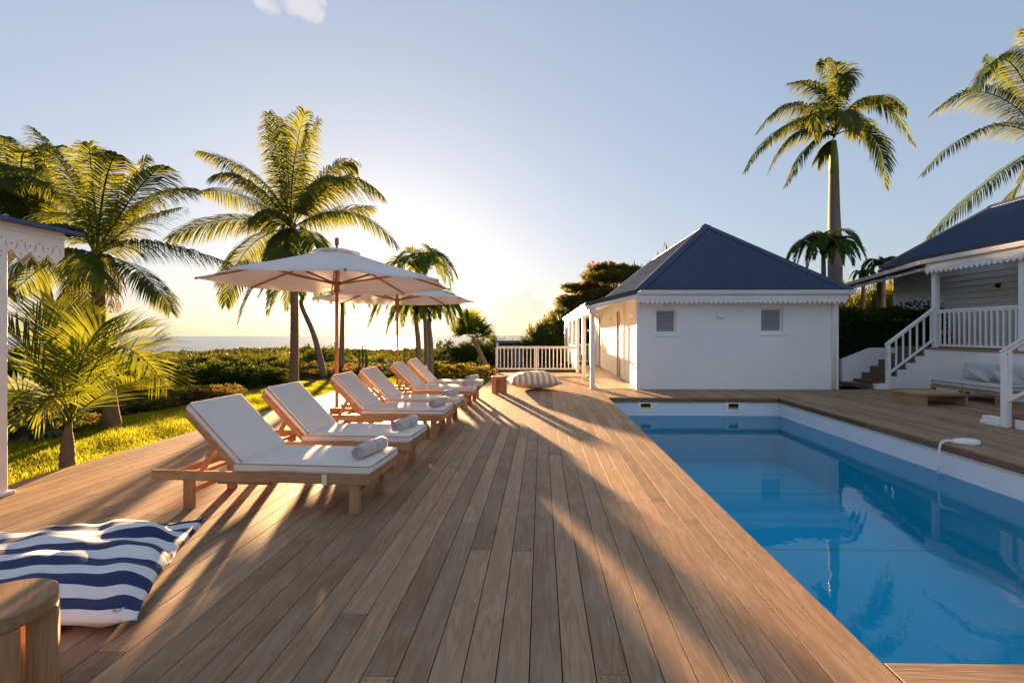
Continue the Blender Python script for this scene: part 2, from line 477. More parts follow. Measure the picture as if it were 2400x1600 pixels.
M_STEM = paint_mat('bark_brown', (0.15, 0.11, 0.08), 0.9, 0.3, 10, 0.8, 0.1)
M_RACHIS = leaf_mat('frond_rib', (0.16, 0.15, 0.04), (0.24, 0.20, 0.06), (0.4, 0.32, 0.05), 0.1, 0.4)
M_COCO = leaf_mat('coconut_leaf', (0.038, 0.075, 0.020), (0.095, 0.130, 0.028), (0.31, 0.28, 0.010), 0.29, 0.5, 0.22, 1.2, (0.17, 0.15, 0.035))
M_YOUNG = leaf_mat('young_palm_leaf', (0.060, 0.105, 0.018), (0.145, 0.175, 0.025), (0.40, 0.38, 0.010), 0.27, 0.5, 0.22, 1.5, (0.22, 0.19, 0.03))
M_ROYALLEAF = leaf_mat('royal_palm_leaf', (0.045, 0.085, 0.022), (0.10, 0.13, 0.03), (0.28, 0.26, 0.018), 0.20, 0.55, 0.2, 1.0, (0.17, 0.13, 0.05))
M_DRY = leaf_mat('dry_frond', (0.12, 0.085, 0.045), (0.22, 0.16, 0.085), (0.3, 0.2, 0.06), 0.15)
M_ADONIDIA = leaf_mat('small_palm_leaf', (0.035, 0.075, 0.018), (0.085, 0.125, 0.022), (0.28, 0.27, 0.015), 0.22, 0.5, 0.22, 1.2)
M_SHRUB = leaf_mat('shrub_leaf', (0.022, 0.045, 0.014), (0.075, 0.105, 0.022), (0.22, 0.23, 0.02), 0.15, 0.45, 0.35, 2.2)
M_SHRUBY = leaf_mat('yellow_green_leaf', (0.045, 0.065, 0.014), (0.13, 0.135, 0.022), (0.34, 0.30, 0.02), 0.20, 0.45, 0.35, 2.2)
M_HEDGE = leaf_mat('hedge_leaf', (0.018, 0.032, 0.012), (0.045, 0.062, 0.018), (0.20, 0.22, 0.03), 0.28, 0.45, 0.35, 2.2)
M_SILVER = leaf_mat('silver_palm_leaf', (0.07, 0.10, 0.075), (0.15, 0.18, 0.14), (0.25, 0.25, 0.08), 0.25, 0.5)
M_PINK = leaf_mat('pink_bracts', (0.52, 0.03, 0.09), (0.75, 0.09, 0.16), (0.9, 0.12, 0.18), 0.45, 0.6)
M_ORANGE = leaf_mat('orange_bracts', (0.55, 0.10, 0.05), (0.70, 0.22, 0.10), (0.9, 0.25, 0.1), 0.45, 0.6)
M_FLAME = leaf_mat('flame_blossom', (0.42, 0.025, 0.012), (0.58, 0.07, 0.025), (0.7, 0.08, 0.03), 0.4, 0.6)
M_GRASS = leaf_mat('grass_blade', (0.13, 0.165, 0.014), (0.26, 0.275, 0.022), (0.56, 0.50, 0.02), 0.36, 0.5, 0.3, 1.5)
M_WOODS = leaf_mat('far_leaf', (0.030, 0.045, 0.014), (0.085, 0.090, 0.024), (0.22, 0.19, 0.02), 0.12, 0.7, 0.1, 0.02)

def ground_mat():
    m, N, L, out = new_mat('garden_ground')
    tc = N.new('ShaderNodeTexCoord')
    n1 = noise(N, L, tc.outputs['Object'], 1.8, 6, 0.6)
    n2 = noise(N, L, tc.outputs['Object'], 0.02, 6, 0.6)
    a = ramp(N, L, n1, [(0.3, (0.055, 0.065, 0.012)), (0.55, (0.095, 0.10, 0.02)), (0.8, (0.12, 0.095, 0.045))])
    b = ramp(N, L, n2, [(0.35, (0.055, 0.055, 0.022)), (0.65, (0.13, 0.10, 0.05))])
    c = mixc(N, L, 0.5, a, b)
    sx = N.new('ShaderNodeSeparateXYZ'); L.new(tc.outputs['Object'], sx.inputs[0])
    bed = nd(N, 'ShaderNodeMapRange'); bed.inputs[1].default_value = -7.4; bed.inputs[2].default_value = -7.7; L.new(sx.outputs[0], bed.inputs[0])
    bed2 = nd(N, 'ShaderNodeMapRange'); bed2.inputs[1].default_value = 15.0; bed2.inputs[2].default_value = 15.8; L.new(sx.outputs[1], bed2.inputs[0])
    bm_ = nd(N, 'ShaderNodeMath', operation='MAXIMUM'); L.new(bed.outputs[0], bm_.inputs[0]); L.new(bed2.outputs[0], bm_.inputs[1])
    c = mixc(N, L, bm_.outputs[0], c, ramp(N, L, n1, [(0.3, (0.022, 0.020, 0.010)), (0.7, (0.05, 0.042, 0.022))]))
    principled(N, L, out, c, 1.0, 0.0, bump(N, L, n1, 0.6, 0.05))
    return m
M_GROUND = ground_mat()

def sea_mat():
    m, N, L, out = new_mat('sea_water')
    tc = N.new('ShaderNodeTexCoord')
    n1 = noise(N, L, mapping(N, L, tc.outputs['Object'], (0.05, 0.12, 0.1)), 1.0, 8, 0.65)
    principled(N, L, out, (0.02, 0.05, 0.075), 0.22, 0.5, bump(N, L, n1, 0.55, 3.0))
    return m
M_SEA = sea_mat()

def pool_water_mat():
    m, N, L, out = new_mat('pool_water')
    tc = N.new('ShaderNodeTexCoord')
    n1 = noise(N, L, mapping(N, L, tc.outputs['Object'], (1.0, 1.0, 1.0)), 2.6, 3, 0.5)
    n2 = noise(N, L, tc.outputs['Object'], 9.0, 2, 0.5)
    b = bump(N, L, mixc(N, L, 0.25, n1, n2), 0.032, 0.05)
    fr = N.new('ShaderNodeFresnel'); fr.inputs[0].default_value = 1.36; L.new(b, fr.inputs['Normal'])
    g = N.new('ShaderNodeBsdfGlossy'); g.inputs['Roughness'].default_value = 0.0; L.new(b, g.inputs['Normal'])
    t = N.new('ShaderNodeBsdfTransparent'); t.inputs[0].default_value = (0.15, 0.84, 1.0, 1)
    mx = N.new('ShaderNodeMixShader')
    L.new(fr.outputs[0], mx.inputs[0]); L.new(t.outputs[0], mx.inputs[1]); L.new(g.outputs[0], mx.inputs[2])
    L.new(mx.outputs[0], out.inputs[0])
    return m
M_POOLWATER = pool_water_mat()
M_LINER = paint_mat('pool_liner', (0.72, 0.74, 0.78), 0.45, 0.03, 1.0, 0.02, 0.4, (0.62, 0.60, 0.5), 0.2)
M_POOLFLOOR = paint_mat('pale_blue_liner', (0.55, 0.84, 0.93), 0.5, 0.04, 0.8, 0.02, 0.3, (0.50, 0.72, 0.78), 0.3)
M_LINERSTAIN = paint_mat('stained_liner_strip', (0.62, 0.60, 0.50), 0.55, 0.1, 3.0, 0.05, 0.3, (0.45, 0.42, 0.30), 0.5)
M_GRANITE = None
def granite_mat():
    m, N, L, out = new_mat('brown_granite')
    tc = N.new('ShaderNodeTexCoord')
    v = nd(N, 'ShaderNodeTexVoronoi', i_Scale=70.0); L.new(tc.outputs['Object'], v.inputs['Vector'])
    n1 = noise(N, L, tc.outputs['Object'], 90, 4, 0.7)
    c = ramp(N, L, mixc(N, L, 0.5, v.outputs['Color'], n1), [(0.3, (0.05, 0.03, 0.02)), (0.5, (0.16, 0.095, 0.06)), (0.7, (0.30, 0.19, 0.12))])
    principled(N, L, out, c, 0.35, 0.5)
    return m
M_GRANITE = granite_mat()
M_STRIPEB = stripe_mat('navy_white_stripe', (0.022, 0.035, 0.115), (0.80, 0.78, 0.77), 1, 0.188)
M_STRIPEY = stripe_mat('amber_white_stripe', (0.72, 0.36, 0.10), (0.80, 0.79, 0.77), 0, 0.15)

# ------------------------------------------------------------------ terrain, sea
def smooth01(t):
    t = max(0.0, min(1.0, t)); return t * t * (3 - 2 * t)
def out_dist(x, y):
    dx = max(0.0, -7.4 - x) if y < 40 else max(0.0, -7.4 - x)
    dy = max(0.0, y - 21.0)
    return math.hypot(dx, dy)
def ground_z(x, y):
    d = out_dist(x, y)
    z = -0.08 - 1.5 * smooth01(d / 14.0) - 0.036 * d
    if d > 20:
        k = min(1.0, (d - 20) / 200.0)
        z += k * 2.2 * (math.sin(x * 0.013 + 1.3) * math.cos(y * 0.011) + 0.6 * math.sin(x * 0.031 + y * 0.023))
    return z
def build_ground():
    def axis(lo, hi, fine0, fine1, step, extra):
        a = list(np.arange(fine0, fine1 + 1e-6, step))
        s, p = step, fine1
        while p < hi: s *= 1.22; p += s; a.append(min(p, hi))
        s, p = step, fine0
        while p > lo: s *= 1.22; p -= s; a.insert(0, max(p, lo))
        return sorted(set(round(q, 3) for q in a + extra))
    xs = axis(-2400, 2400, -14, 14, 1.0, [-5.16, -5.13, 10.4, 10.6])
    ys = axis(-60, 2400, -4, 26, 1.0, [16.45, 16.6, 11.85, 11.9])
    V = []
    for y in ys:
        for x in xs:
            under = (-5.14 <= x <= 10.5 and -4 <= y <= 11.88) or (-1.6 <= x <= 10.5 and -4 <= y <= 16.5)
            V.append((x, y, -2.2 if under else ground_z(x, y)))
    nx = len(xs)
    Q = [(j * nx + i, j * nx + i + 1, (j + 1) * nx + i + 1, (j + 1) * nx + i) for j in range(len(ys) - 1) for i in range(nx - 1)]
    o = link_mesh('ground', fast_mesh('ground', V, Q), M_GROUND, smooth=False)
    tag(o, kind='structure')
build_ground()

def build_sea():
    R, n = 10400.0, 96
    V = [(0, 0, -57.0)]; T = []; Q = []
    rings = [600, 1500, 3000, 6000, R]
    for r in rings:
        for k in range(n):
            a = 2 * math.pi * k / n
            V.append((r * math.cos(a), r * math.sin(a), -57.0))
    for k in range(n):
        T.append((0, 1 + k, 1 + (k + 1) % n))
        for i in range(len(rings) - 1):
            a, b = 1 + i * n, 1 + (i + 1) * n
            Q.append((a + k, b + k, b + (k + 1) % n, a + (k + 1) % n))
    o = link_mesh('sea', fast_mesh('sea', V, Q, T), M_SEA)
    tag(o, kind='structure')
build_sea()

# ------------------------------------------------------------------ deck
BW = 0.1405
def board_mesh(L, w, t=0.024, along='y'):
    mb = MB()
    if along == 'y': mb.box(-w / 2, w / 2, 0, L, -t, 0, 0.0004)
    else: mb.box(0, L, -w / 2, w / 2, -t, 0, 0.0025)
    return mb.mesh('board')
def lay_rows(parent, x0, x1, y_of, lens=(2.3, 3.9), gap=0.0052, z=0.0, screws=None):
    n = int(round((x1 - x0) / BW)); w = (x1 - x0) / n
    for i in range(n):
        xc = x0 + (i + 0.5) * w
        ya, yb = y_of(xc)
        y = ya - random.uniform(0, 2.5) if ya < 0 else ya
        cuts = []
        while y < yb - 0.05:
            L = random.uniform(*lens)
            if yb - (y + L) < 0.7: L = yb - y
            s = max(y, ya)
            e = min(y + L, yb)
            if e - s > 0.15:
                o = link_mesh('board', board_mesh(e - s - gap * 0.5, w - gap), M_DECK, parent, (xc, s, z + random.uniform(-0.0001, 0.0001)))
                if screws is not None:
                    for yy in np.arange(math.ceil(s / 0.6) * 0.6, e, 0.6):
                        for sx in (-1, 1): screws.append((xc + sx * (w / 2 - 0.022) + random.uniform(-.003, .003), yy + random.uniform(-.006, .006)))
                    for yy in (s + 0.02, e - 0.025):
                        for sx in (-1, 1): screws.append((xc + sx * (w / 2 - 0.022), yy))
            y += L
def screw_part(parent, pts, z=0.0):
    V, T = [], []
    for (x, y) in pts:
        b = len(V)
        for k in range(6):
            a = k * math.pi / 3
            V.append((x + 0.0045 * math.cos(a), y + 0.0045 * math.sin(a), z + 0.0018))
        T += [(b, b + 1, b + 2), (b, b + 2, b + 3), (b, b + 3, b + 4), (b, b + 4, b + 5)]
    o = link_mesh('screw_heads', fast_mesh('screw_heads', V, None, T), M_SCREW, parent)
    o['kind'] = 'stuff'

deck = empty('deck', kind='structure')
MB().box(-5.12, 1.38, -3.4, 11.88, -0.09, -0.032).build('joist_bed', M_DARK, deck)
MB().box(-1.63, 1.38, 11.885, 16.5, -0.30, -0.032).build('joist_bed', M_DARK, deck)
scr = []
def left_rows(x): return (-1.2, 11.9) if x < -1.64 else (-1.2, 16.55)
lay_rows(deck, -5.13, 1.50, left_rows, (2.4, 4.2), screws=scr)
screw_part(deck, scr)

terrace = empty('pool_terrace', kind='structure')
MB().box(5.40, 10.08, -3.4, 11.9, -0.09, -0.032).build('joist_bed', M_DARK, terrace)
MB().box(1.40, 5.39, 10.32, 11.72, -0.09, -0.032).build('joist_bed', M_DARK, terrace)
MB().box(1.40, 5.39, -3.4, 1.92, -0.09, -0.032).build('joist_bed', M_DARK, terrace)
scr = []
lay_rows(terrace, 5.30, 10.07, lambda x: (-1.2, 11.76) if x < 8.3 else (-1.2, 11.84), (2.4, 4.2), screws=scr)
lay_rows(terrace, 1.505, 5.295, lambda x: (10.20, 11.76), (4, 5), screws=scr)
for i in range(22):
    yc = 2.02 - (i + 0.5) * BW
    if yc < -1.2: break
    link_mesh('board', board_mesh(3.785, BW - 0.005, along='x'), M_DECKX, terrace, (1.508, yc, random.uniform(-.001, .001)))
screw_part(terrace, scr)
# coping fascia boards round the pool
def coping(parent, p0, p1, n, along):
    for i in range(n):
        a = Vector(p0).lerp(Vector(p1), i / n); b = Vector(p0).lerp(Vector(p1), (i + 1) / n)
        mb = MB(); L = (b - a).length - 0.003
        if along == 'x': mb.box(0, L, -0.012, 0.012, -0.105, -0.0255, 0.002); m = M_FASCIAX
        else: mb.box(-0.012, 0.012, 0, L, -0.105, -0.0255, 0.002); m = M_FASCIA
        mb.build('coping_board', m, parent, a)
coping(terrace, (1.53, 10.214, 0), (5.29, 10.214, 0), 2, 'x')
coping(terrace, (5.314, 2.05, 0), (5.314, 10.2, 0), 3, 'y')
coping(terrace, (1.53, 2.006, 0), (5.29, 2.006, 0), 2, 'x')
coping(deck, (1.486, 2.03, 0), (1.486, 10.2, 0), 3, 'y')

# ------------------------------------------------------------------ pool
pool = empty('swimming_pool', kind='structure')
PX0, PX1, PY0, PY1, PZ, WZ = 1.50, 5.33, 2.0, 10.23, -1.45, -0.412
MB().box(PX0 - 0.2, PX1 + 0.2, PY0 - 0.2, PY1 + 0.2, PZ - 0.15, PZ).build('pool_floor', M_POOLFLOOR, pool)
MB().box(PX0 - 0.2, PX0, PY0 - 0.2, PY1 + 0.2, PZ + 0.002, -0.108).build('pool_wall', M_LINER, pool)
MB().box(PX1, PX1 + 0.2, PY0 - 0.2, PY1 + 0.2, PZ + 0.002, -0.108).build('pool_wall', M_LINER, pool)
MB().box(PX0 + 0.002, PX1 - 0.002, PY0 - 0.2, PY0, PZ + 0.002, -0.108).build('pool_wall', M_LINER, pool)
MB().box(PX0 + 0.002, PX1 - 0.002, PY1, PY1 + 0.2, PZ + 0.002, -0.108).build('pool_wall', M_LINER, pool)
MB().box(PX0 + 0.01, PX1 - 0.012, PY1 - 0.004, PY1 + 0.002, -0.150, -0.110).build('liner_strip', M_LINERSTAIN, pool)
MB().box(PX1 - 0.004, PX1 + 0.002, PY0 + 0.02, PY1 - 0.006, -0.150, -0.110).build('liner_strip', M_LINERSTAIN, pool)
mb = MB()
for y in np.arange(2.5, 10.1, 0.62): mb.lathe([(0.006, -0.003), (0.005, 0.003)], 6, (PX1 - 0.006, y + random.uniform(-.1, .1), -0.128))
for x in np.arange(1.8, 5.3, 0.5): mb.lathe([(0.006, -0.003), (0.005, 0.003)], 6, (x, PY1 - 0.007, -0.128))
o = mb.build('liner_rivets', M_SCREW, pool); o['kind'] = 'stuff'
for xa in (2.157, 4.119):
    s = empty('skimmer'); s.parent = pool; s.location = (xa, PY1 - 0.006, -0.315)
    mb = MB()
    W, Hh = 0.45, 0.205
    mb.box(0, W, -0.012, 0, 0, 0.024, 0.003).box(0, W, -0.012, 0, Hh - 0.024, Hh, 0.003).box(0, 0.024, -0.0118, 0, 0.024, Hh - 0.024).box(W - 0.024, W, -0.0118, 0, 0.024, Hh - 0.024)
    mb.build('skimmer_frame', M_PLASTIC, s)
    MB().box(0.024, 0.075, -0.006, 0.0, 0.024, Hh - 0.024).box(0.30, W - 0.024, -0.006, 0, 0.024, Hh - 0.024).box(0.075, 0.30, -0.006, 0, 0.024, 0.05).build('skimmer_plate', M_PLASTIC, s)
    MB().box(0.075, 0.30, -0.0045, 0.001, 0.05, Hh - 0.024).build('skimmer_mouth', M_BRASS, s)
    MB().box(0.085, 0.30, -0.0065, -0.0046, 0.10, Hh - 0.03).build('skimmer_mouth_shade', M_DARK, s)  # dark plate standing in for the shade inside the mouth
water = MB().box(PX0 + 0.001, PX1 - 0.001, PY0 + 0.001, PY1 - 0.001, WZ - 0.001, WZ)
wm = bpy.data.meshes.new('pool_water')
wm.from_pydata([(PX0, PY0, WZ), (PX1, PY0, WZ), (PX1, PY1, WZ), (PX0, PY1, WZ)], [], [(0, 1, 2, 3)])
tag(link_mesh('pool_water', wm, M_POOLWATER), kind='structure')
mb = MB()
for y in (4.0, 6.1, 8.2): mb.box(PX0 + 0.01, PX1 - 0.01, y, y + 0.03, PZ + 0.001, PZ + 0.004)
mb.build('liner_seams', M_LINERSTAIN, pool)['kind'] = 'stuff'
# white alarm unit with its dip tube
al = empty('pool_alarm', (5.36, 6.03, 0.0), math.radians(-8), 'white pool alarm unit with bent tube dipping into the pool', 'pool alarm')
mb = MB()
NS = 20
prof = [(0.0, 0.96), (0.012, 1.0), (0.042, 0.97), (0.058, 0.86), (0.066, 0.6), (0.069, 0.0)]
ring = [(0.015 + 0.17 * (1 + math.cos(a)), 0.085 * math.sin(a) * (1.0 if math.cos(a) > 0 else (0.35 + 0.65 * (1 + math.cos(a))))) for a in [2 * math.pi * k / NS for k in range(NS)]]
V, Fc = [], []
cx, cy = 0.20, 0.0
for (z, s) in prof[:-1]:
    for (x, y) in ring: V.append((cx + (x - cx) * s, y * s, z + 0.004))
V.append((cx, 0, 0.074))
for i in range(len(prof) - 2):
    for k in range(NS): Fc.append((i * NS + k, i * NS + (k + 1) % NS, (i + 1) * NS + (k + 1) % NS, (i + 1) * NS + k))
for k in range(NS): Fc.append(((len(prof) - 2) * NS + k, (len(prof) - 2) * NS + (k + 1) % NS, len(V) - 1))
mb.add(V, Fc).build('housing', M_PLASTIC, al, smooth=True)
pts = [(0.03, 0, 0.035), (-0.02, 0, 0.04), (-0.07, 0, 0.028), (-0.105, 0, -0.01), (-0.118, 0, -0.07), (-0.124, 0, -0.2), (-0.13, 0, -0.42)]
MB().tube(pts, [0.016, 0.016, 0.016, 0.016, 0.015, 0.0145, 0.014], 10).build('dip_tube', M_TUBE, al, smooth=True)
MB().box(0.02, 0.33, -0.06, 0.06, 0.0, 0.004).build('rubber_base', M_BLACK, al)

# ------------------------------------------------------------------ building helpers
def fretwork(parent, p0, dirv, length, h, w, top=0.0, thick=0.016, name='fretwork_board', holes=True):
    """pierced lambrequin: hangs from z=p0.z, solid band of height top, then motifs of width w and height h"""
    n = max(1, int(round(length / w))); w = length / n
    cu = bpy.data.curves.new('tmp', 'CURVE'); cu.dimensions = '2D'; cu.fill_mode = 'BOTH'; cu.extrude = thick / 2
    def spl(pts):
        s = cu.splines.new('POLY'); s.points.add(len(pts) - 1)
        for q, (x, y) in zip(s.points, pts): q.co = (x, y, 0, 1)
        s.use_cyclic_u = True
    half = [(0.0, -0.56), (0.06, -0.57), (0.11, -0.62), (0.12, -0.68), (0.16, -0.72), (0.21, -0.71), (0.26, -0.76), (0.38, -0.88), (0.5, -1.0)]
    bottom = []
    for i in range(n):
        for (x, y) in half: bottom.append(((i + x) * w, y * h - top))
        for (x, y) in reversed(half[1:-1]): bottom.append(((i + 1 - x) * w, y * h - top))
    bottom.append((n * w, half[0][1] * h - top))
    spl([(0, 0)] + bottom + [(n * w, 0)])
    if holes:
        R = 0.34 * w
        for i in range(n + 1):
            x = i * w
            for s in (-1, 1):
                if (i == 0 and s < 0) or (i == n and s > 0): continue
                cy = -0.30 * h - top
                out_, inn = [], []
                for k in range(7):
                    a = math.radians(-68 + 112 * k / 6)
                    out_.append((x + s * R * math.cos(a), cy + R * math.sin(a)))
                    tt = math.sin(math.pi * k / 6) * 0.085 * w
                    inn.append((x + s * (R * math.cos(a) - tt - 0.004 * w), cy + R * math.sin(a)))
                spl(out_ + list(reversed(inn[1:-1])))
            if 0 < i < n:
                q = 0.07 * w; cy = -0.28 * h - top
                spl([(x, cy + q * 1.4), (x + q, cy), (x, cy - q * 1.4), (x - q, cy)])
        for i in range(n):
            x = (i + 0.5) * w; q = 0.05 * w; cy = -0.74 * h - top
            spl([(x, cy + q * 2.2), (x + q, cy), (x, cy - q), (x - q, cy)])
            cy = -0.06 * h - top
            spl([(x - 1.9 * q, cy), (x + 1.9 * q, cy), (x, cy - 1.8 * q)])
    ob = bpy.data.objects.new('tmp', cu); COL.objects.link(ob)
    dg = bpy.context.evaluated_depsgraph_get()
    me = bpy.data.meshes.new_from_object(ob.evaluated_get(dg))
    bpy.data.objects.remove(ob); bpy.data.curves.remove(cu)
    d = Vector(dirv).normalized(); nrm = d.cross(Vector((0, 0, 1)))
    M = Matrix(((d.x, 0, nrm.x, p0[0]), (d.y, 0, nrm.y, p0[1]), (d.z, 1, nrm.z, p0[2]), (0, 0, 0, 1)))
    me.transform(M)
    me.materials.clear()
    me.name = name
    return link_mesh(name, me, M_WHITE, parent)

def corrugated(parent, E, e, s, length, b1, amp=0.013, pitch=0.09, mat=None, name='roof_sheet', b0=None, rows=1):
    """sheet on the plane through E: a along the eave e, b up the slope s, from b0(a) to b1(a)"""
    E, e, s = Vector(E), Vector(e).normalized(), Vector(s).normalized()
    n = e.cross(s)
    if n.z < 0: n = -n
    V, Q = [], []
    N = int(length / pitch * 6)
    for i in range(N + 1):
        a = length * i / N
        off = n * (amp * math.sin(2 * math.pi * a / pitch))
        lo = b0(a) if b0 else 0.0
        hi = max(b1(a), lo + 0.001)
        V.append(tuple(E + e * a + s * lo + off)); V.append(tuple(E + e * a + s * hi + off))
    for i in range(N): Q.append((2 * i, 2 * i + 2, 2 * i + 3, 2 * i + 1))
    return link_mesh(name, fast_mesh(name, V, Q), mat or M_ROOF, parent, smooth=True)

def hipdir(n, h):
    d = Vector(n).cross(Vector(h)).normalized()
    return -d if d.z > 0 else d
def cap(parent, p0, p1, d1, d2, w=0.17, lift=0.022, name='hip_cap', mat=None, fold=0.02):
    p0, p1, d1, d2 = Vector(p0), Vector(p1), Vector(d1).normalized(), Vector(d2).normalized()
    up = Vector((0, 0, lift)); V = []
    for p in (p0, p1):
        V += [p + d1 * w + up - Vector((0, 0, fold)), p + d1 * w + up, p + up * 1.6, p + d2 * w + up, p + d2 * w + up - Vector((0, 0, fold))]
    mb = MB(); mb.add(V, [(i, i + 1, i + 6, i + 5) for i in range(4)])
    return mb.build(name, mat or M_ROOF, parent)

def railing(parent, p0, p1, top=0.95, bot=0.10, n=None, spacing=0.118, bw=0.036, rail_h=0.05, posts=(), name='balustrade', cap_w=0.085, loc_extra=None):
    """straight rail between p0 and p1 (floor points, may slope); balusters are sub-parts"""
    p0, p1 = Vector(p0), Vector(p1)
    d = p1 - p0; L = Vector((d.x, d.y, 0)).length
    T = Vector((0, 0, 1))
    mb = MB()
    mb.bar(p0 + T * (top - 0.02), p1 + T * (top - 0.02), cap_w, 0.04, c=0.006)
    mb.bar(p0 + T * (top - 0.065), p1 + T * (top - 0.065), 0.045, 0.0485)
    r = mb.build(name, M_WHITE, parent)
    MB().bar(p0 + T * (bot + 0.025), p1 + T * (bot + 0.025), 0.045, 0.05, c=0.003).build('bottom_rail', M_WHITE, r)
    n = n or int(L / spacing)
    sl = d.z / max(L, 1e-6)
    ext = abs(sl) * bw / 2
    mbal = MB().box(-bw / 2, bw / 2, -bw / 2, bw / 2, bot + 0.04, top - 0.08, 0.003)
    me = mbal.mesh('baluster')
    ang = math.atan2(d.y, d.x)
    for i in range(n):
        t = (i + 0.5 + 0.0) / n if not posts else (i + 1) / (n + 1)
        q = p0.lerp(p1, t)
        link_mesh('baluster', me, M_WHITE, r, q, ang)
    for (t, w, h0, h1) in posts:
        q = p0.lerp(p1, t)
        MB().box(-w / 2, w / 2, -w / 2, w / 2, h0, h1, 0.004).build('post', M_WHITE, r, q, ang)
    return r

def gutter(parent, p0, p1, out, r=0.05, name='gutter'):
    """ogee-like eaves gutter: stepped profile swept from p0 to p1, out = outward horizontal direction"""
    p0, p1, o = Vector(p0), Vector(p1), Vector(out).normalized()
    prof = [(0.0, 0.0), (0.012, -0.095), (0.085, -0.10), (0.10, -0.085), (0.103, -0.055), (0.118, -0.045), (0.122, -0.012), (0.13, -0.008), (0.13, 0.0), (0.112, 0.0), (0.10, -0.03), (0.02, -0.05)]
    V = []
    for p in (p0, p1):
        for (a, z) in prof: V.append(p + o * a + Vector((0, 0, z)))
    n = len(prof)
    F_ = [tuple(range(n)), tuple(range(2 * n - 1, n - 1, -1))] + [(i, (i + 1) % n, n + (i + 1) % n, n + i) for i in range(n)]
    return MB().add(V, F_).build(name, M_WHITE, parent)

# ------------------------------------------------------------------ pool house
ph = empty('pool_house', (0, 0, 0), 0, 'white plaster pool house with navy corrugated hip roof and open porch', 'house')
HX0, HX1, HY0, HY1 = 2.50, 7.56, 11.735, 22.6
WT = 0.2
def wall_with_holes(parent, x0, x1, z0, z1, holes, y0, y1, mat):
    """front wall in the xz plane, holes = (xa, xb, za, zb)"""
    xs = sorted({x0, x1} | {h[0] for h in holes} | {h[1] for h in holes})
    mb = MB()
    for a, b in zip(xs[:-1], xs[1:]):
        hs = [h for h in holes if h[0] <= a + 1e-6 and h[1] >= b - 1e-6]
        if not hs: mb.box(a, b, y0, y1, z0, z1)
        else:
            mb.box(a, b, y0, y1, z0, hs[0][2]); mb.box(a, b, y0, y1, hs[0][3], z1)
    me = mb.mesh('wall')
    bm = bmesh.new(); bm.from_mesh(me); bmesh.ops.remove_doubles(bm, verts=bm.verts, dist=1e-4)
    kill = [f for f in bm.faces if sum(1 for g in bm.faces if g is not f and len(g.verts) == len(f.verts) and set(g.verts) == set(f.verts))]
    bmesh.ops.delete(bm, geom=kill, context='FACES')
    bm.to_mesh(me); bm.free()
    return link_mesh('wall', me, mat, parent)
win = [(2.955, 3.475, 1.455, 2.055), (5.655, 6.215, 1.475, 2.075)]
wall_with_holes(ph, HX0, HX1, -0.05, 2.48, win, HY0, HY0 + WT, M_PLASTER)
MB().box(HX0 + 0.03, HX0 + WT, HY0 + WT, 14.35, -0.05, 2.50).box(HX0 + 0.03, HX0 + WT, 15.15, 19.0, -0.05, 2.5).box(HX0 + 0.03, HX0 + WT, 19.9, HY1, -0.05, 2.5).box(HX0 + 0.03, HX0 + WT, 14.35, 15.15, 2.16, 2.5).box(HX0 + 0.03, HX0 + WT, 19.0, 19.9, 2.16, 2.5).build('side_wall', M_PLASTER, ph)
MB().box(HX1 - WT, HX1, HY0 + WT, HY1, -0.6, 2.49).build('side_wall', M_PLASTER, ph)
MB().box(HX0 + 0.03, HX1, HY1 + 0.001, HY1 + WT, -0.6, 2.49).build('back_wall', M_PLASTER, ph)
MB().box(2.45, 2.56, HY0 - 0.022, HY0 + 0.10, 0.0, 2.36, 0.004).build('corner_board', M_WHITE, ph)
for (xa, xb, za, zb) in win:
    w_ = MB()
    t = 0.035
    yF = HY0 + 0.07
    w_.box(xa, xb, yF, yF + 0.06, za, za + t).box(xa, xb, yF, yF + 0.06, zb - t, zb).box(xa, xa + t, yF + .001, yF + 0.059, za + t, zb - t).box(xb - t, xb, yF + .001, yF + 0.059, za + t, zb - t)
    wo = w_.build('window', M_WHITE, ph)
    MB().box(xa - 0.055, xb + 0.055, HY0 - 0.03, HY0 - 0.001, za - 0.085, za - 0.06, 0.004).box(xa - 0.0, xb + 0.0, HY0 - 0.012, HY0 + 0.07, za - 0.0, za + 0.012).build('sill', M_WHITE, wo)
    n = 6; hgt = (zb - za - 2 * t) / n
    for k in range(n):
        zc = za + t + hgt * (k + 0.5)
        MB().bar((xa + t + 0.002, yF + 0.045, zc), (xb - t - 0.002, yF + 0.045, zc), 0.012, hgt * 0.99, up=(0, -0.42, 1)).build('louvre', M_SHUTTER, wo)
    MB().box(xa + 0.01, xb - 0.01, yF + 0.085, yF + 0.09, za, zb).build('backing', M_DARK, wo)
MB().box(4.53, 4.67, HY0 - 0.09, HY0 - 0.001, 1.835, 1.95, 0.012).build('wall_lamp', M_PLASTIC, ph)
# downpipe and wide pilaster at the right corner
MB().box(7.415, 7.62, HY0 - 0.02, HY0 + 0.05, 0.0, 2.34, 0.004).build('corner_board', M_WHITE, ph)
MB().tube([(7.47, HY0 - 0.24, 2.40), (7.47, HY0 - 0.22, 2.30), (7.47, HY0 - 0.075, 2.16), (7.47, HY0 - 0.065, 2.05), (7.47, HY0 - 0.065, 0.02)], 0.04, 12).build('downpipe', M_WHITE, ph, smooth=True)
# eaves
EY = 11.40
MB().box(2.36, 7.66, EY + 0.012, EY + 0.034, 2.30, 2.50).build('fascia', M_WHITE, ph)
fretwork(ph, (2.36, EY + 0.002, 2.352), (1, 0, 0), 5.26, 0.182, 0.122, 0.0, 0.014)
gutter(ph, (2.46, EY + 0.012, 2.515), (7.77, EY + 0.012, 2.515), (0, -1, 0))
MB().box(2.50, 7.60, EY + 0.036, HY0, 2.345, 2.36).build('soffit', M_WHITE, ph)
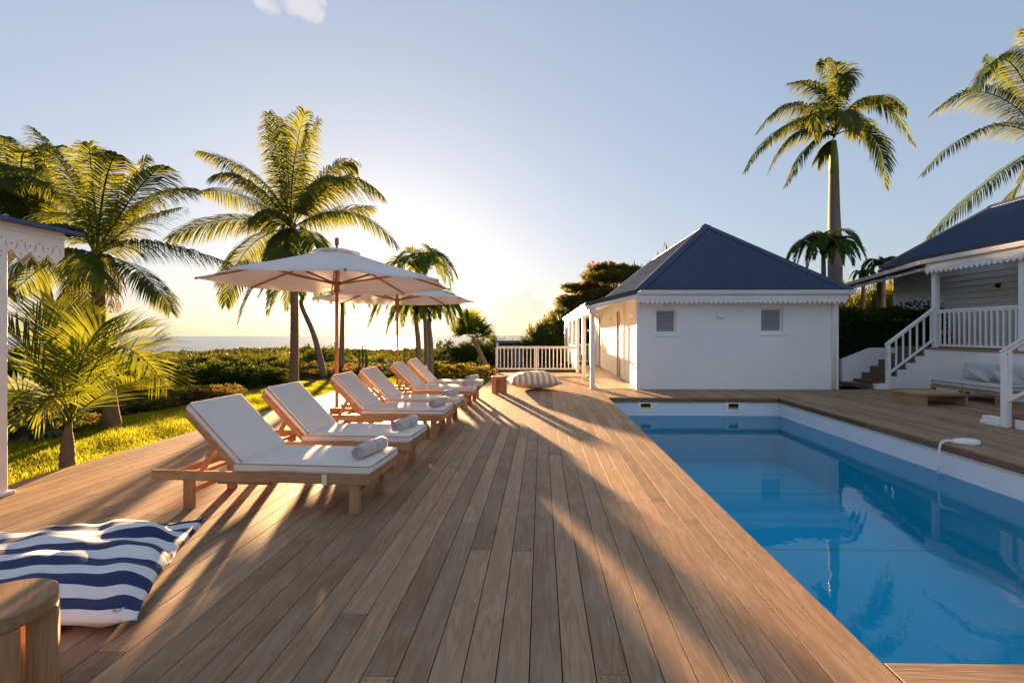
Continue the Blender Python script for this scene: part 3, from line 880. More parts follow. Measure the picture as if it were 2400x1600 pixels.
# hip roof
pitch = math.atan2(4.80 - 2.53, 2.70)
RE_X0, RE_X1, RE_Y0, RE_Y1, RE_Z = 2.38, 7.74, EY - 0.03, 23.1, 2.535
half = (RE_X1 - RE_X0) / 2
rz_ = half * math.tan(pitch)
sl = half / math.cos(pitch)
AP0 = Vector((RE_X0 + half, RE_Y0 + half, RE_Z + rz_)); AP1 = Vector((RE_X0 + half, RE_Y1 - half, RE_Z + rz_))
cp, sp_ = math.cos(pitch), math.sin(pitch)
tri = lambda a: min(a, 2 * half - a) / cp
trap = lambda a: min(a, (RE_Y1 - RE_Y0) - a, half) / cp
corrugated(ph, (RE_X0, RE_Y0, RE_Z), (1, 0, 0), (0, cp, sp_), 2 * half, tri)
corrugated(ph, (RE_X0, RE_Y0, RE_Z), (0, 1, 0), (cp, 0, sp_), RE_Y1 - RE_Y0, trap)
corrugated(ph, (RE_X1, RE_Y0, RE_Z), (0, 1, 0), (-cp, 0, sp_), RE_Y1 - RE_Y0, trap)
corrugated(ph, (RE_X0, RE_Y1, RE_Z), (1, 0, 0), (0, -cp, sp_), 2 * half, tri)
C00, C10 = Vector((RE_X0, RE_Y0, RE_Z)), Vector((RE_X1, RE_Y0, RE_Z))
C01, C11 = Vector((RE_X0, RE_Y1, RE_Z)), Vector((RE_X1, RE_Y1, RE_Z))
nF, nL, nR, nB = Vector((0, -sp_, cp)), Vector((-sp_, 0, cp)), Vector((sp_, 0, cp)), Vector((0, sp_, cp))
for (c_, a_, na, nb_) in ((C00, AP0, nF, nL), (C10, AP0, nF, nR), (C01, AP1, nB, nL), (C11, AP1, nB, nR)):
    h_ = a_ - c_
    cap(ph, c_ - h_ * 0.004, a_, hipdir(na, h_), hipdir(nb_, h_), 0.17)
cap(ph, AP0 - Vector((0, 0.03, 0)), AP1, (cp, 0, -sp_), (-cp, 0, -sp_), 0.16, name='ridge_cap')
V_, T_ = [], []
for (E_, e_, s_, Ln, ext) in ((Vector((RE_X0, RE_Y0, RE_Z)), Vector((1, 0, 0)), Vector((0, cp, sp_)), 2 * half, tri), (Vector((RE_X0, RE_Y0, RE_Z)), Vector((0, 1, 0)), Vector((cp, 0, sp_)), RE_Y1 - RE_Y0, trap)):
    nn = e_.cross(s_); nn = nn if nn.z > 0 else -nn
    for b_ in (0.08, 0.75, 1.45, 2.2, 2.95):
        a_ = 0.2
        while a_ < Ln:
            if ext(a_) > b_ + 0.15:
                c_ = E_ + e_ * a_ + s_ * b_ + nn * 0.019; q0 = len(V_)
                for k in range(6): V_.append(tuple(c_ + e_ * (0.010 * math.cos(k * 1.047)) + s_ * (0.010 * math.sin(k * 1.047))))
                T_ += [(q0, q0 + 1, q0 + 2), (q0, q0 + 2, q0 + 3), (q0, q0 + 3, q0 + 4), (q0, q0 + 4, q0 + 5)]
            a_ += 0.27
link_mesh('roof_screws', fast_mesh('roof_screws', V_, None, T_), M_STEEL, ph)['kind'] = 'stuff'
# porch: shallow roof, end fascia, soffit, posts, floor
PXL = 1.10
zi, zo = 2.50, 2.185
corrugated(ph, (PXL, EY, zo), (0, 1, 0), (RE_X0 + 0.05 - PXL, 0, zi - zo), RE_Y1 - EY, lambda a: math.hypot(RE_X0 + 0.05 - PXL, zi - zo), name='porch_roof_sheet')
mb = MB()
mb.prism([(PXL - 0.01, zo - 0.085), (PXL - 0.01, zo + 0.03), (2.40, zi + 0.05), (2.40, zi - 0.075)], 1, EY - 0.012, EY - 0.001)
mb.build('porch_end_flashing', M_GREYFASCIA, ph)
MB().prism([(PXL + 0.03, zo - 0.17), (PXL + 0.03, zo - 0.088), (2.40, zi - 0.078), (2.40, zi - 0.15)], 1, EY + 0.004, EY + 0.03).build('porch_end_board', M_WHITE, ph)
MB().prism([(PXL + 0.05, zo - 0.045), (PXL + 0.05, zo - 0.03), (2.53, zi - 0.03), (2.53, zi - 0.045)], 1, EY + 0.035, RE_Y1).build('porch_soffit', M_WHITE, ph)
MB().box(PXL + 0.10, PXL + 0.125, EY + 0.035, RE_Y1, zo - 0.245, zo - 0.045).build('porch_fascia', M_WHITE, ph)
gutter(ph, (PXL + 0.098, EY - 0.02, zo + 0.0), (PXL + 0.098, RE_Y1, zo + 0.0), (-1, 0, 0))
MB().box(1.26, 1.38, EY + 0.1, RE_Y1 - 0.1, 1.965, 2.09).build('porch_beam', M_WHITE, ph)
for y in (11.78, 14.14, 16.55, 18.9, 21.2, 22.9):
    MB().box(-0.055, 0.055, -0.055, 0.055, 0.0, 1.963, 0.005).build('porch_post', M_WHITE, ph, (1.325, y, 0.002))
MB().tube([(1.20, 22.95, 1.95), (1.20, 22.95, 0.0)], 0.035, 10).build('porch_downpipe', M_WHITE, ph, smooth=True)
pf = empty('porch_floor'); pf.parent = ph
MB().box(1.56, 2.52, 11.78, 22.6, -0.2, -0.03).build('floor_bed', M_DARK, pf)
M_PORCH = wood_mat('porch_floor_wood', [(0.15, (0.36, 0.27, 0.18)), (0.5, (0.48, 0.38, 0.27)), (0.85, (0.58, 0.47, 0.34))], (0.50, 0.42, 0.33), 0, 26, 0.45, 0.4, 0.4)
nb = 62
for i in range(nb):
    y0 = 11.775 + i * 0.14
    MB().box(0, 1.0, 0, 0.137, -0.022, 0.004, 0.002).build('board', M_PORCH, pf, (1.525, y0, 0))
railing(ph, (1.325, 16.62, 0), (1.325, 18.84, 0), 0.95, 0.1)
railing(ph, (1.325, 18.96, 0), (1.325, 21.14, 0), 0.95, 0.1)
railing(ph, (1.39, 21.2, 0), (2.52, 21.2, 0), 0.95, 0.1)
# sliding doors in the porch wall
for (ya, yb) in ((14.35, 15.15), (19.0, 19.9)):
    dr = MB().box(HX0 + 0.005, HX0 + 0.06, ya - 0.06, ya, 0.0, 2.2, 0.003).box(HX0 + 0.005, HX0 + 0.06, yb, yb + 0.06, 0.0, 2.2, 0.003).box(HX0 + 0.006, HX0 + 0.06, ya, yb, 2.14, 2.2).build('door', M_WHITE, ph)
    MB().box(HX0 + 0.07, HX0 + 0.1, ya, ya + 0.42, 0.02, 2.14, 0.003).build('door_leaf', M_WHITE, dr)
    MB().box(HX0 + 0.105, HX0 + 0.12, ya + 0.42, yb, 0.02, 2.14).build('dark_screen', M_DARK, dr)
    MB().box(HX0 - 0.03, HX0 + 0.0, ya - 0.6, yb + 0.1, 2.19, 2.24, 0.003).build('door_track', M_WHITE, dr)
    MB().box(HX0 - 0.022, HX0 + 0.026, yb - 0.95 - 0.35, ya - 0.05, 0.03, 2.18, 0.003).build('sliding_shutter', M_WHITE, dr)
for y in (12.5, 16.4):
    MB().box(HX0 - 0.06, HX0 + 0.029, y, y + 0.10, 1.86, 1.96, 0.006).build('porch_lamp', M_PLASTIC, ph)

# deck-end railing
rl = empty('deck_railing', (0, 0, 0), 0, 'white wooden railing closing the far end of the deck', 'railing')
railing(rl, (-1.64, 16.52, 0), (1.27, 16.52, 0), 0.965, 0.115, 20, posts=((0.0, 0.075, 0.0, 0.925), (0.5, 0.07, 0.0, 0.90)))

# ------------------------------------------------------------------ veranda house
vh = empty('veranda_house', (10.1, 11.9, 0), 0, 'white clapboard house on a raised veranda with navy corrugated roof', 'house')
vh.location = (0, 0, 0)
VX, WX, FZ = 10.10, 12.30, 1.07
VY0, VY1 = 4.0, 11.92
MB().box(VX, VX + 0.25, VY0, VY1 - 0.02, -0.05, FZ - 0.055).build('veranda_wall', M_PLASTER, vh)
MB().box(VX + 0.25, WX, VY0, VY1 - 0.02, -0.05, FZ - 0.06).box(VX + 0.1, WX, VY1 - 0.02, 15.9, -0.05, FZ - 0.06).build('veranda_base', M_PLASTER, vh)
vf = empty('veranda_floor'); vf.parent = vh
for i in range(16):
    xa = VX - 0.02 + i * 0.14
    MB().box(0, 0.136, VY0, VY1, FZ - 0.05, FZ, 0.002).build('board', M_DECK, vf, (xa, 0, 0))
MB().box(VX + 0.1, WX, VY1 + 0.003, 15.9, FZ - 0.05, FZ - 0.002).build('landing', M_DECK, vf)
# clapboards, each its own piece
cw = empty('clapboard_wall'); cw.parent = vh
nb, z0, z1 = 16, FZ, 3.82
hgt = (z1 - z0) / nb
bmesh_cl = MB().prism([(-0.012, 0.0), (-0.040, 0.004), (-0.012, hgt + 0.012), (0.0, hgt + 0.012), (0.0, 0.0)], 1, VY0, 15.88).mesh('clapboard')
for i in range(nb):
    link_mesh('clapboard', bmesh_cl, M_CLAP, cw, (WX, 0, z0 + i * hgt))
MB().box(WX + 0.001, WX + 0.12, VY0, 15.88, FZ - 0.1, 3.9).box(WX + 0.002, 15.8, 15.76, 15.88, -0.4, 3.9).build('wall_core', M_CLAP, vh)
MB().box(WX - 0.05, WX + 0.06, 15.83, 15.94, -0.3, 3.85, 0.004).build('corner_board', M_WHITE, vh)
MB().tube([(WX - 0.028, 12.34, 2.72), (WX - 0.07, 12.34, 2.72), (WX - 0.10, 12.34, 2.72)], [0.062, 0.062, 0.045], 16).build('wall_lamp', M_BLACK, vh)
# posts and balustrades
for y in (11.86, 9.72, 7.58, 5.4):
    MB().box(VX + 0.03, VX + 0.15, y - 0.06, y + 0.06, FZ, 3.06, 0.005).build('veranda_post', M_WHITE, vh)
for ya, yb in ((9.80, 11.79), (7.64, 9.66)):
    railing(vh, (VX + 0.09, ya, FZ - 0.02), (VX + 0.09, yb, FZ - 0.02), 0.99, 0.06, 15 if ya > 9 else 16)
# roof: shallow veranda sheet, then the steep hip
GX, GZ = VX - 0.12, 3.33
KY = 11.96
bend = (Vector((11.95, 18.4, 0)) - Vector((GX, KY, 0)))
gd = bend.normalized()
gutter(vh, (GX + 0.02, VY0, GZ + 0.01), (GX + 0.02, KY, GZ + 0.01), (-1, 0, 0))
gutter(vh, (GX + 0.02, KY + 0.006, GZ + 0.01), (11.97, 18.4, GZ + 0.01), (-gd.y, gd.x, 0))
MB().box(VX - 0.09, VX - 0.066, VY0, KY - 0.02, GZ - 0.27, GZ - 0.02).build('veranda_fascia', M_WHITE, vh)
fretwork(vh, (VX - 0.105, KY - 0.02, GZ - 0.19), (0, -1, 0), KY - VY0 - 0.05, 0.19, 0.135, 0.0, 0.014)
hh = math.hypot(12.1 - GX, 0.44)
corrugated(vh, (GX, VY0, GZ + 0.02), (0, 1, 0), (12.1 - GX, 0, 0.44), KY - VY0, lambda a: hh, name='veranda_roof_sheet')
# angled wing of the veranda roof
wl_ = bend.length
nrm = Vector((gd.y, -gd.x, 0))
corrugated(vh, (GX, KY, GZ + 0.018), gd, nrm * 1.2 + Vector((0, 0, 0.27)), wl_, lambda a: 1.25 if a > 0.4 else 1.25, name='wing_roof_sheet')
B0, B1 = Vector((GX, KY, 0)), Vector((GX, KY, 0)) + gd * wl_
def wing_bar(off, z0, z1, t, name, mat):
    a = B0 + nrm * off; b = B1 + nrm * off
    MB().bar((a.x, a.y, (z0 + z1) / 2), (b.x, b.y, (z0 + z1) / 2), t, z1 - z0).build(name, mat, vh)
wing_bar(0.09, GZ - 0.135, GZ - 0.055, 0.02, 'wing_gap_shade', M_GREYFASCIA)  # dark strip set in as the shade between gutter and beam
wing_bar(0.14, GZ - 0.215, GZ - 0.137, 0.05, 'wing_beam', M_WHITE)
# ceiling
MB().prism([(VX - 0.06, GZ - 0.05), (VX - 0.06, GZ - 0.035), (12.29, GZ + 0.40), (12.29, GZ + 0.385)], 1, VY0, KY - 0.03).build('veranda_ceiling', M_CLAP, vh)
# steep hip roof
p2 = math.radians(39.0); c2, s2 = math.cos(p2), math.sin(p2)
SX0, SX1, SY0, SY1, SZ = 12.0, 15.96, 2.0, 16.2, 3.80
hf = (SX1 - SX0) / 2
trap2 = lambda a: min(a, (SY1 - SY0) - a, hf) / c2
tri2 = lambda a: min(a, 2 * hf - a) / c2
corrugated(vh, (SX0, SY0, SZ), (0, 1, 0), (c2, 0, s2), SY1 - SY0, trap2)
corrugated(vh, (SX1, SY0, SZ), (0, 1, 0), (-c2, 0, s2), SY1 - SY0, trap2)
corrugated(vh, (SX0, SY1, SZ), (1, 0, 0), (0, -c2, s2), 2 * hf, tri2)
A1 = Vector((SX0 + hf, SY1 - hf, SZ + hf * math.tan(p2))); A0 = Vector((SX0 + hf, SY0 + hf, A1.z))
for (c_, na) in ((Vector((SX0, SY1, SZ)), Vector((-s2, 0, c2))), (Vector((SX1, SY1, SZ)), Vector((s2, 0, c2)))):
    h_ = A1 - c_
    cap(vh, c_, A1, hipdir(na, h_), hipdir(Vector((0, s2, c2)), h_), 0.16)
cap(vh, A1, A0, (c2, 0, -s2), (-c2, 0, -s2), 0.18, name='ridge_cap')
MB().box(SX0 - 0.05, SX0 + 0.02, SY0, SY1, SZ - 0.09, SZ + 0.035).build('eave_flashing', M_GREYFASCIA, vh)
MB().box(SX0 + 0.03, SX1, SY1 - 0.06, SY1 - 0.03, SZ - 0.15, SZ - 0.01).build('eave_board', M_WHITE, vh)

# ------------------------------------------------------------------ staircases
def staircase(name, loc, rz, W, n, going, rise, nx, label, bal):
    """climbs along local +x, open side (stringer, newel, handrail) at local y = 0"""
    st = empty(name, loc, rz, label, 'staircase')
    mb = MB(); mc = MB()
    for i in range(n):
        xa, xb = i * going + 0.03, (i + 1) * going + 0.0299
        mb.box(xa, xb, 0.0, 0.10, 0.0, (i + 1) * rise - 0.037)
        mc.box(xa, xb, 0.101, W, 0.0, (i + 1) * rise - 0.037)
    mb.build('stringer_wall', M_PLASTER, st)
    mc.build('core', M_PLASTER, st)
    tm = MB().box(0, going + 0.03, 0.0, W, -0.035, 0, 0.004).mesh('tread')
    rm = MB().box(0, 0.02, 0.05, W - 0.002, 0, rise - 0.037).mesh('riser')
    for i in range(n):
        link_mesh('tread', tm, M_GRANITE, st, (i * going, 0, (i + 1) * rise))
        link_mesh('riser', rm, M_GRANITE, st, (i * going + 0.009, 0, i * rise + 0.001))
    MB().box(nx - 0.045, nx + 0.045, -0.092, -0.002, 0, 1.12, 0.005).build('newel_post', M_WHITE, st)
    sl = rise / going
    x1 = n * going
    p0 = Vector((nx - 0.06, -0.047, 0.15)); p1 = Vector((x1, -0.047, 0.15 + sl * (x1 - nx + 0.06)))
    railing(st, p0, p1, 1.02, 0.17, bal, name='handrail')
    MB().box(nx - 0.33, nx - 0.047, -0.10, 0.05, 0.0, 0.13, 0.006).box(nx - 0.35, nx - 0.048, -0.115, 0.06, 0, 0.06, 0.004).build('plinth', M_PLASTER, st)
    return st
st1 = staircase('garden_staircase', (8.76, 11.90, 0), 0, 0.96, 6, 0.232, 0.1775, 0.21, 'white staircase with brown stone treads beside the dark hedge', 7)
MB().prism([(-0.30, -0.05), (-0.30, 0.70), (0.52, 1.03), (1.33, 1.04), (1.33, -0.05)], 1, 0.965, 1.08).build('side_wall', M_PLASTER, st1)
MB().prism([(-0.52, 0.955), (-0.24, -0.0), (0.0, -0.0), (0.0, 0.955)], 2, 0.001, 0.10).build('bottom_step', M_GRANITE, st1)
st2 = staircase('terrace_staircase', (7.20, 7.02, 0), math.radians(-90), 1.0, 6, 0.27, 0.1775, -0.06, 'white staircase with sloping handrail rising in front of the grey pouf seat', 7)

# ------------------------------------------------------------------ gazebo at the left
gz_ = empty('gazebo', (-4.80, 3.94, 0), 0, 'white gazebo corner with pierced trim, post and navy roof edge', 'gazebo')
GAX, GAY = -4.79, 4.46
def rel(x, y, z): return (x + 4.80, y - 3.94, z)
MB().box(-0.12, -0.002, -0.06, 0.055, 0.0, 2.30, 0.005).build('post', M_WHITE, gz_)
MB().box(-0.16, 0.03, -0.1, 0.09, 0.0, 0.03, 0.004).build('post_foot', M_WHITE, gz_)
MB().box(-0.12, -0.002, -3.2, -3.08, 0.0, 2.30, 0.005).build('post', M_WHITE, gz_)
MB().box(-3.2, -3.08, -0.06, 0.055, 0.0, 2.30, 0.005).build('post', M_WHITE, gz_)
MB().box(0.0, 0.022, -3.4, 0.52, 2.375, 2.445).build('upper_fascia', M_WHITE, gz_)
fretwork(gz_, (0.008, -3.4, 2.372), (0, 1, 0), 3.92, 0.19, 0.1508, 0.058, 0.016)
fretwork(gz_, (-3.4, 0.512, 2.372), (1, 0, 0), 3.392, 0.19, 0.1508, 0.058, 0.016)
MB().box(-3.4, -0.01, 0.5, 0.522, 2.375, 2.445).build('upper_fascia', M_WHITE, gz_)
corrugated(gz_, (0.10, -3.5, 2.455), (0, 1, 0), (-1.8, 0, 0.24), 4.12, lambda a: min(1.55, (4.12 - a) * 1.2 + 0.02), 0.010, 0.10)
corrugated(gz_, (-3.5, 0.62, 2.455), (1, 0, 0), (0, -1.8, 0.24), 3.6, lambda a: min(1.55, (3.6 - a) * 1.2 + 0.02), 0.010, 0.10)
cap(gz_, (0.10, 0.62, 2.455), (-1.7, -1.18, 2.695), (-1, 0, 0.1), (0, -1, 0.1), 0.15)
MB().box(-3.4, -0.02, -3.3, 0.49, 2.446, 2.452).build('ceiling', M_WHITE, gz_)
M_SKYLITEDGE = paint_mat('skylit_roof_edge', (0.05, 0.09, 0.22), 0.4)  # brighter blue than the roof, painted in for sky light on the edge
MB().box(0.085, 0.115, -3.5, 0.63, 2.436, 2.470, 0.004).box(-3.5, 0.084, 0.60, 0.63, 2.436, 2.470, 0.004).build('roof_edge', M_SKYLITEDGE, gz_)

# ------------------------------------------------------------------ soft shapes
def rounded_box_mesh(name, sx, sy, sz, r, seg=3, puff=0.0):
    bm = bmesh.new()
    bmesh.ops.create_cube(bm, size=1.0)
    for v in bm.verts: v.co = Vector((v.co.x * sx, v.co.y * sy, (v.co.z + 0.5) * sz))
    if puff > 0:
        bmesh.ops.subdivide_edges(bm, edges=bm.edges[:], cuts=5, use_grid_fill=True)
    sharp = [e for e in bm.edges if len(e.link_faces) == 2 and e.calc_face_angle(0) > 0.5]
    bmesh.ops.bevel(bm, geom=sharp, offset=r, segments=seg, affect='EDGES', profile=0.5)
    if puff > 0:
        for v in bm.verts:
            kx, ky = max(0, 1 - (2 * v.co.x / sx) ** 2), max(0, 1 - (2 * v.co.y / sy) ** 2)
            if v.co.z > sz * 0.5: v.co.z += puff * kx * ky
    me = bpy.data.meshes.new(name); bm.to_mesh(me); bm.free()
    return me
def pillow_mesh(name, sx, sy, h, seed=0, n=26, edge=0.02, flat=0.45, wr=0.012, ripple=0.0):
    """stuffed cushion with pinched seam; top and bottom skins share the seam"""
    rs = random.Random(seed)
    ph_ = [rs.uniform(0, 6.28) for _ in range(8)]
    V, Fc, UV = [], [], []
    def prof(s, t):
        k = max(0.0, (1 - abs(s) ** 2.6)) * max(0.0, (1 - abs(t) ** 2.6))
        return k ** 0.62
    idx = {}
    for side in (1, -1):
        for j in range(n + 1):
            for i in range(n + 1):
                s, t = 2 * i / n - 1, 2 * j / n - 1
                rim = i in (0, n) or j in (0, n)
                if rim and side < 0: idx[(side, i, j)] = idx[(1, i, j)]; continue
                pin = 1 - 0.075 * (1 - abs(s) ** 2) * abs(t) ** 3
                pin2 = 1 - 0.075 * (1 - abs(t) ** 2) * abs(s) ** 3
                x, y = s * sx / 2 * pin2, t * sy / 2 * pin
                w = wr * (math.sin(9 * s + 3 * t + ph_[0]) + math.sin(13 * t - 4 * s + ph_[1]) * 0.6 + math.sin(21 * s + 8 * t + ph_[2]) * 0.35) * (0.35 + 0.65 * max(abs(s), abs(t)) ** 2)
                p = prof(s, t)
                if ripple: w += ripple * math.sin(5.5 * s + 11.5 * t + 1.2 * math.sin(4 * t) + ph_[3]) * max(0.0, min(1.0, 0.55 + 0.9 * t)) * (0.4 + 0.6 * max(0, s))
                z = edge + h * flat + (side * (h * ((1 - flat) if side > 0 else flat) * p)) + (w * min(1.0, p * 2.2) if side > 0 else 0)
                if rim: z = edge + h * flat * 0.9 + w * 0.9
                idx[(side, i, j)] = len(V); V.append((x, y, max(z, 0.001))); UV.append((s * sx / 2, t * sy / 2))
        for j in range(n):
            for i in range(n):
                q = [idx[(side, i, j)], idx[(side, i + 1, j)], idx[(side, i + 1, j + 1)], idx[(side, i, j + 1)]]
                Fc.append(q if side > 0 else q[::-1])
    me = bpy.data.meshes.new(name); me.from_pydata(V, [], Fc)
    ul = me.uv_layers.new(name='UVMap')
    for lp in me.loops: ul.data[lp.index].uv = UV[lp.vertex_index]
    me.polygons.foreach_set('use_smooth', [True] * len(me.polygons))
    return me

# ------------------------------------------------------------------ sun loungers
def make_lounger():
    r = empty('sun_lounger')
    W, LN = 0.585, 1.84        # local x: 0 = head end, LN = foot end; local y: 0 near rail, W far rail
    zt = 0.325
    for y in (0.016, W - 0.016):
        MB().box(0, LN, y - 0.016, y + 0.016, zt - 0.078, zt, 0.003).build('side_rail', M_TEAK, r)
    MB().box(LN - 0.032, LN - 0.004, 0.033, W - 0.033, zt - 0.075, zt - 0.004, 0.003).build('end_rail', M_TEAKY, r)
    MB().box(0.14, 0.17, 0.033, W - 0.033, zt - 0.07, zt - 0.015, 0.003).build('cross_rail', M_TEAKY, r)
    for x in (0.245, 1.665):
        for y in (0.034, W - 0.074):
            MB().box(0, 0.082, 0, 0.04, 0, zt - 0.012, 0.004).build('leg', M_TEAKZ, r, (x, y, 0))
        MB().box(x + 0.03, x + 0.055, 0.075, W - 0.075, 0.12, 0.165, 0.003).build('stretcher', M_TEAKY, r)
    hx = 0.70                 # hinge
    for i in range(9):
        x = hx + 0.05 + i * 0.118
        MB().box(0, 0.075, 0.033, W - 0.033, 0, 0.018, 0.003).build('seat_slat', M_TEAKY, r, (x, 0, zt - 0.022))
    for y in (0.05, W - 0.05):
        MB().bar((0.55, y, zt - 0.095), (1.0, y, zt - 0.095), 0.03, 0.03).build('runner', M_TEAK, r)
    MB().box(0.55, 0.58, 0.066, W - 0.066, zt - 0.115, zt - 0.085).build('runner_bar', M_TEAKY, r)
    # backrest, raised about 48 degrees
    b = empty('backrest'); b.parent = r; b.location = (hx, 0, zt + 0.012); b.rotation_euler = (0, math.radians(47), 0)
    for y in (0.052, W - 0.052):
        MB().box(-0.635, 0.02, y - 0.014, y + 0.014, -0.02, 0.028, 0.003).build('back_rail', M_TEAK, b)
    for i in range(6):
        MB().box(0, 0.06, 0.06, W - 0.06, 0, 0.014, 0.003).build('back_slat', M_TEAKY, b, (-0.62 + i * 0.105, 0, 0.030))
    for y in (0.09, W - 0.09):
        MB().bar((0.37, y, zt - 0.02), (0.50, y, zt + 0.215), 0.024, 0.04, up=(1, 0, 0)).build('prop', M_TEAK, r)
    MB().box(0.355, 0.385, 0.05, W - 0.05, zt - 0.045, zt - 0.018).build('prop_bar', M_TEAKY, r)
    # mattress in two pieces
    me = rounded_box_mesh('seat_mattress', LN - hx - 0.005 + 0.02, W - 0.005, 0.086, 0.024, 4, 0.014)
    o = link_mesh('seat_mattress', me, M_FABRIC, r, (hx + (LN - hx) / 2 + 0.012, W / 2, zt - 0.002), smooth=True)
    me = rounded_box_mesh('back_mattress', 0.665, W - 0.005, 0.082, 0.024, 4, 0.014)
    o = link_mesh('back_mattress', me, M_FABRIC, b, (-0.318, W / 2, 0.045), smooth=True)
    MB().box(1.46, 1.50, -0.0035, 0.0, zt - 0.083, zt + 0.002).box(1.46, 1.50, -0.003, 0.03, zt - 0.084, zt - 0.080).build('strap', M_FABRIC, r)
    return r
lounger_spots = [(-3.205, 3.665, -3.6), (-3.19, 4.66, -2.0), (-3.185, 6.17, -1.2), (-3.17, 7.09, -0.5), (-3.16, 8.58, 0.2), (-3.14, 9.56, 1.0)]
lounger_labels = ['teak sun lounger with cream mattress standing beside the navy striped cushion',
 'teak sun lounger with cream mattress second in the row from the navy striped cushion',
 'teak sun lounger with cream mattress just beyond the large front parasol pole',
 'teak sun lounger with cream mattress fourth in the row from the navy striped cushion',
 'teak sun lounger with cream mattress just before the smaller-looking rear parasol pole',
 'teak sun lounger with cream mattress last in the row beside the bougainvillea bed']
lo = make_lounger()
for i, (x, y, a) in enumerate(lounger_spots):
    o = lo if i == 0 else copy_tree(lo)
    for ch in o.children:
        if ch.name.startswith('backrest'): ch.rotation_euler = (0, math.radians(45.5 + [0, 1.0, -0.8, 0.6, -0.5, 0.9][i]), 0)
    o.location = (x, y, 0); o.rotation_euler = (0, 0, math.radians(a))
    tag(o, lounger_labels[i], 'sun lounger', 'sun loungers in a row on the deck')

def towel_mesh(seed, L=0.37, R=0.066):
    rs = random.Random(seed)
    turns, n = 3.6, 70
    th = 0.0125
    ns = 12
    V, Fc = [], []
    ph1 = rs.uniform(0, 6)
    for j in range(ns + 1):
        y = L * (j / ns - 0.5)
        for i in range(n + 1):
            t = i / n
            a = t * turns * 2 * math.pi + math.pi * 1.5
            rr = 0.008 + (R - 0.008) * t
            wob = 1 + 0.045 * math.sin(3 * a + ph1 + 6 * j / ns) + 0.035 * math.sin(2 * a + 11 * j / ns + ph1) + 0.03 * math.sin(5 * a + 17 * j / ns)
            yy = y + 0.006 * math.sin(a * 1.3 + j) * (1 if j in (0, ns) else 0)
            sag = 0.92
            for k, r_ in enumerate((rr * wob, (rr - th * 0.72) * wob)):
                V.append((r_ * math.cos(a), yy, r_ * math.sin(a) * sag))
    st = 2 * (n + 1)
    for j in range(ns):
        for i in range(n):
            b = j * st + 2 * i; c = b + st
            Fc.append((b, b + 2, c + 2, c)); Fc.append((b + 1, c + 1, c + 3, b + 3))
        e = j * st + 2 * n
        Fc.append((e, e + 1, e + st + 1, e + st))
    for j in (0, ns):
        for i in range(n):
            b = j * st + 2 * i
            Fc.append((b, b + 1, b + 3, b + 2) if j == 0 else (b, b + 2, b + 3, b + 1))
    zmin = min(v[2] for v in V)
    V = [(x, y, z - zmin) for x, y, z in V]
    me = bpy.data.meshes.new('towel'); me.from_pydata(V, [], Fc)
    me.polygons.foreach_set('use_smooth', [True] * len(me.polygons))
    return me
towel_where = ['the lounger beside the navy striped cushion', 'the second lounger from the navy striped cushion', 'the lounger beyond the front parasol pole', 'the fourth lounger from the navy striped cushion', 'the lounger before the rear parasol pole', 'the last lounger by the bougainvillea bed']
for i, (x, y, a) in enumerate(lounger_spots):
    ca, sa = math.cos(math.radians(a)), math.sin(math.radians(a))
    lx, ly = 1.69 + random.uniform(-0.03, 0.05), 0.29
    if i == 5: lx = 1.63
    o = link_mesh('rolled_towel', towel_mesh(i), M_TOWEL, None, (x + lx * ca - ly * sa, y + lx * sa + ly * ca, 0.325 + 0.082 + 0.006), math.radians(a + [-9, -12, -16, -16, -20, -26][i]))
    tag(o, 'rolled pinkish grey towel on ' + towel_where[i], 'towel', 'rolled towels on the loungers')

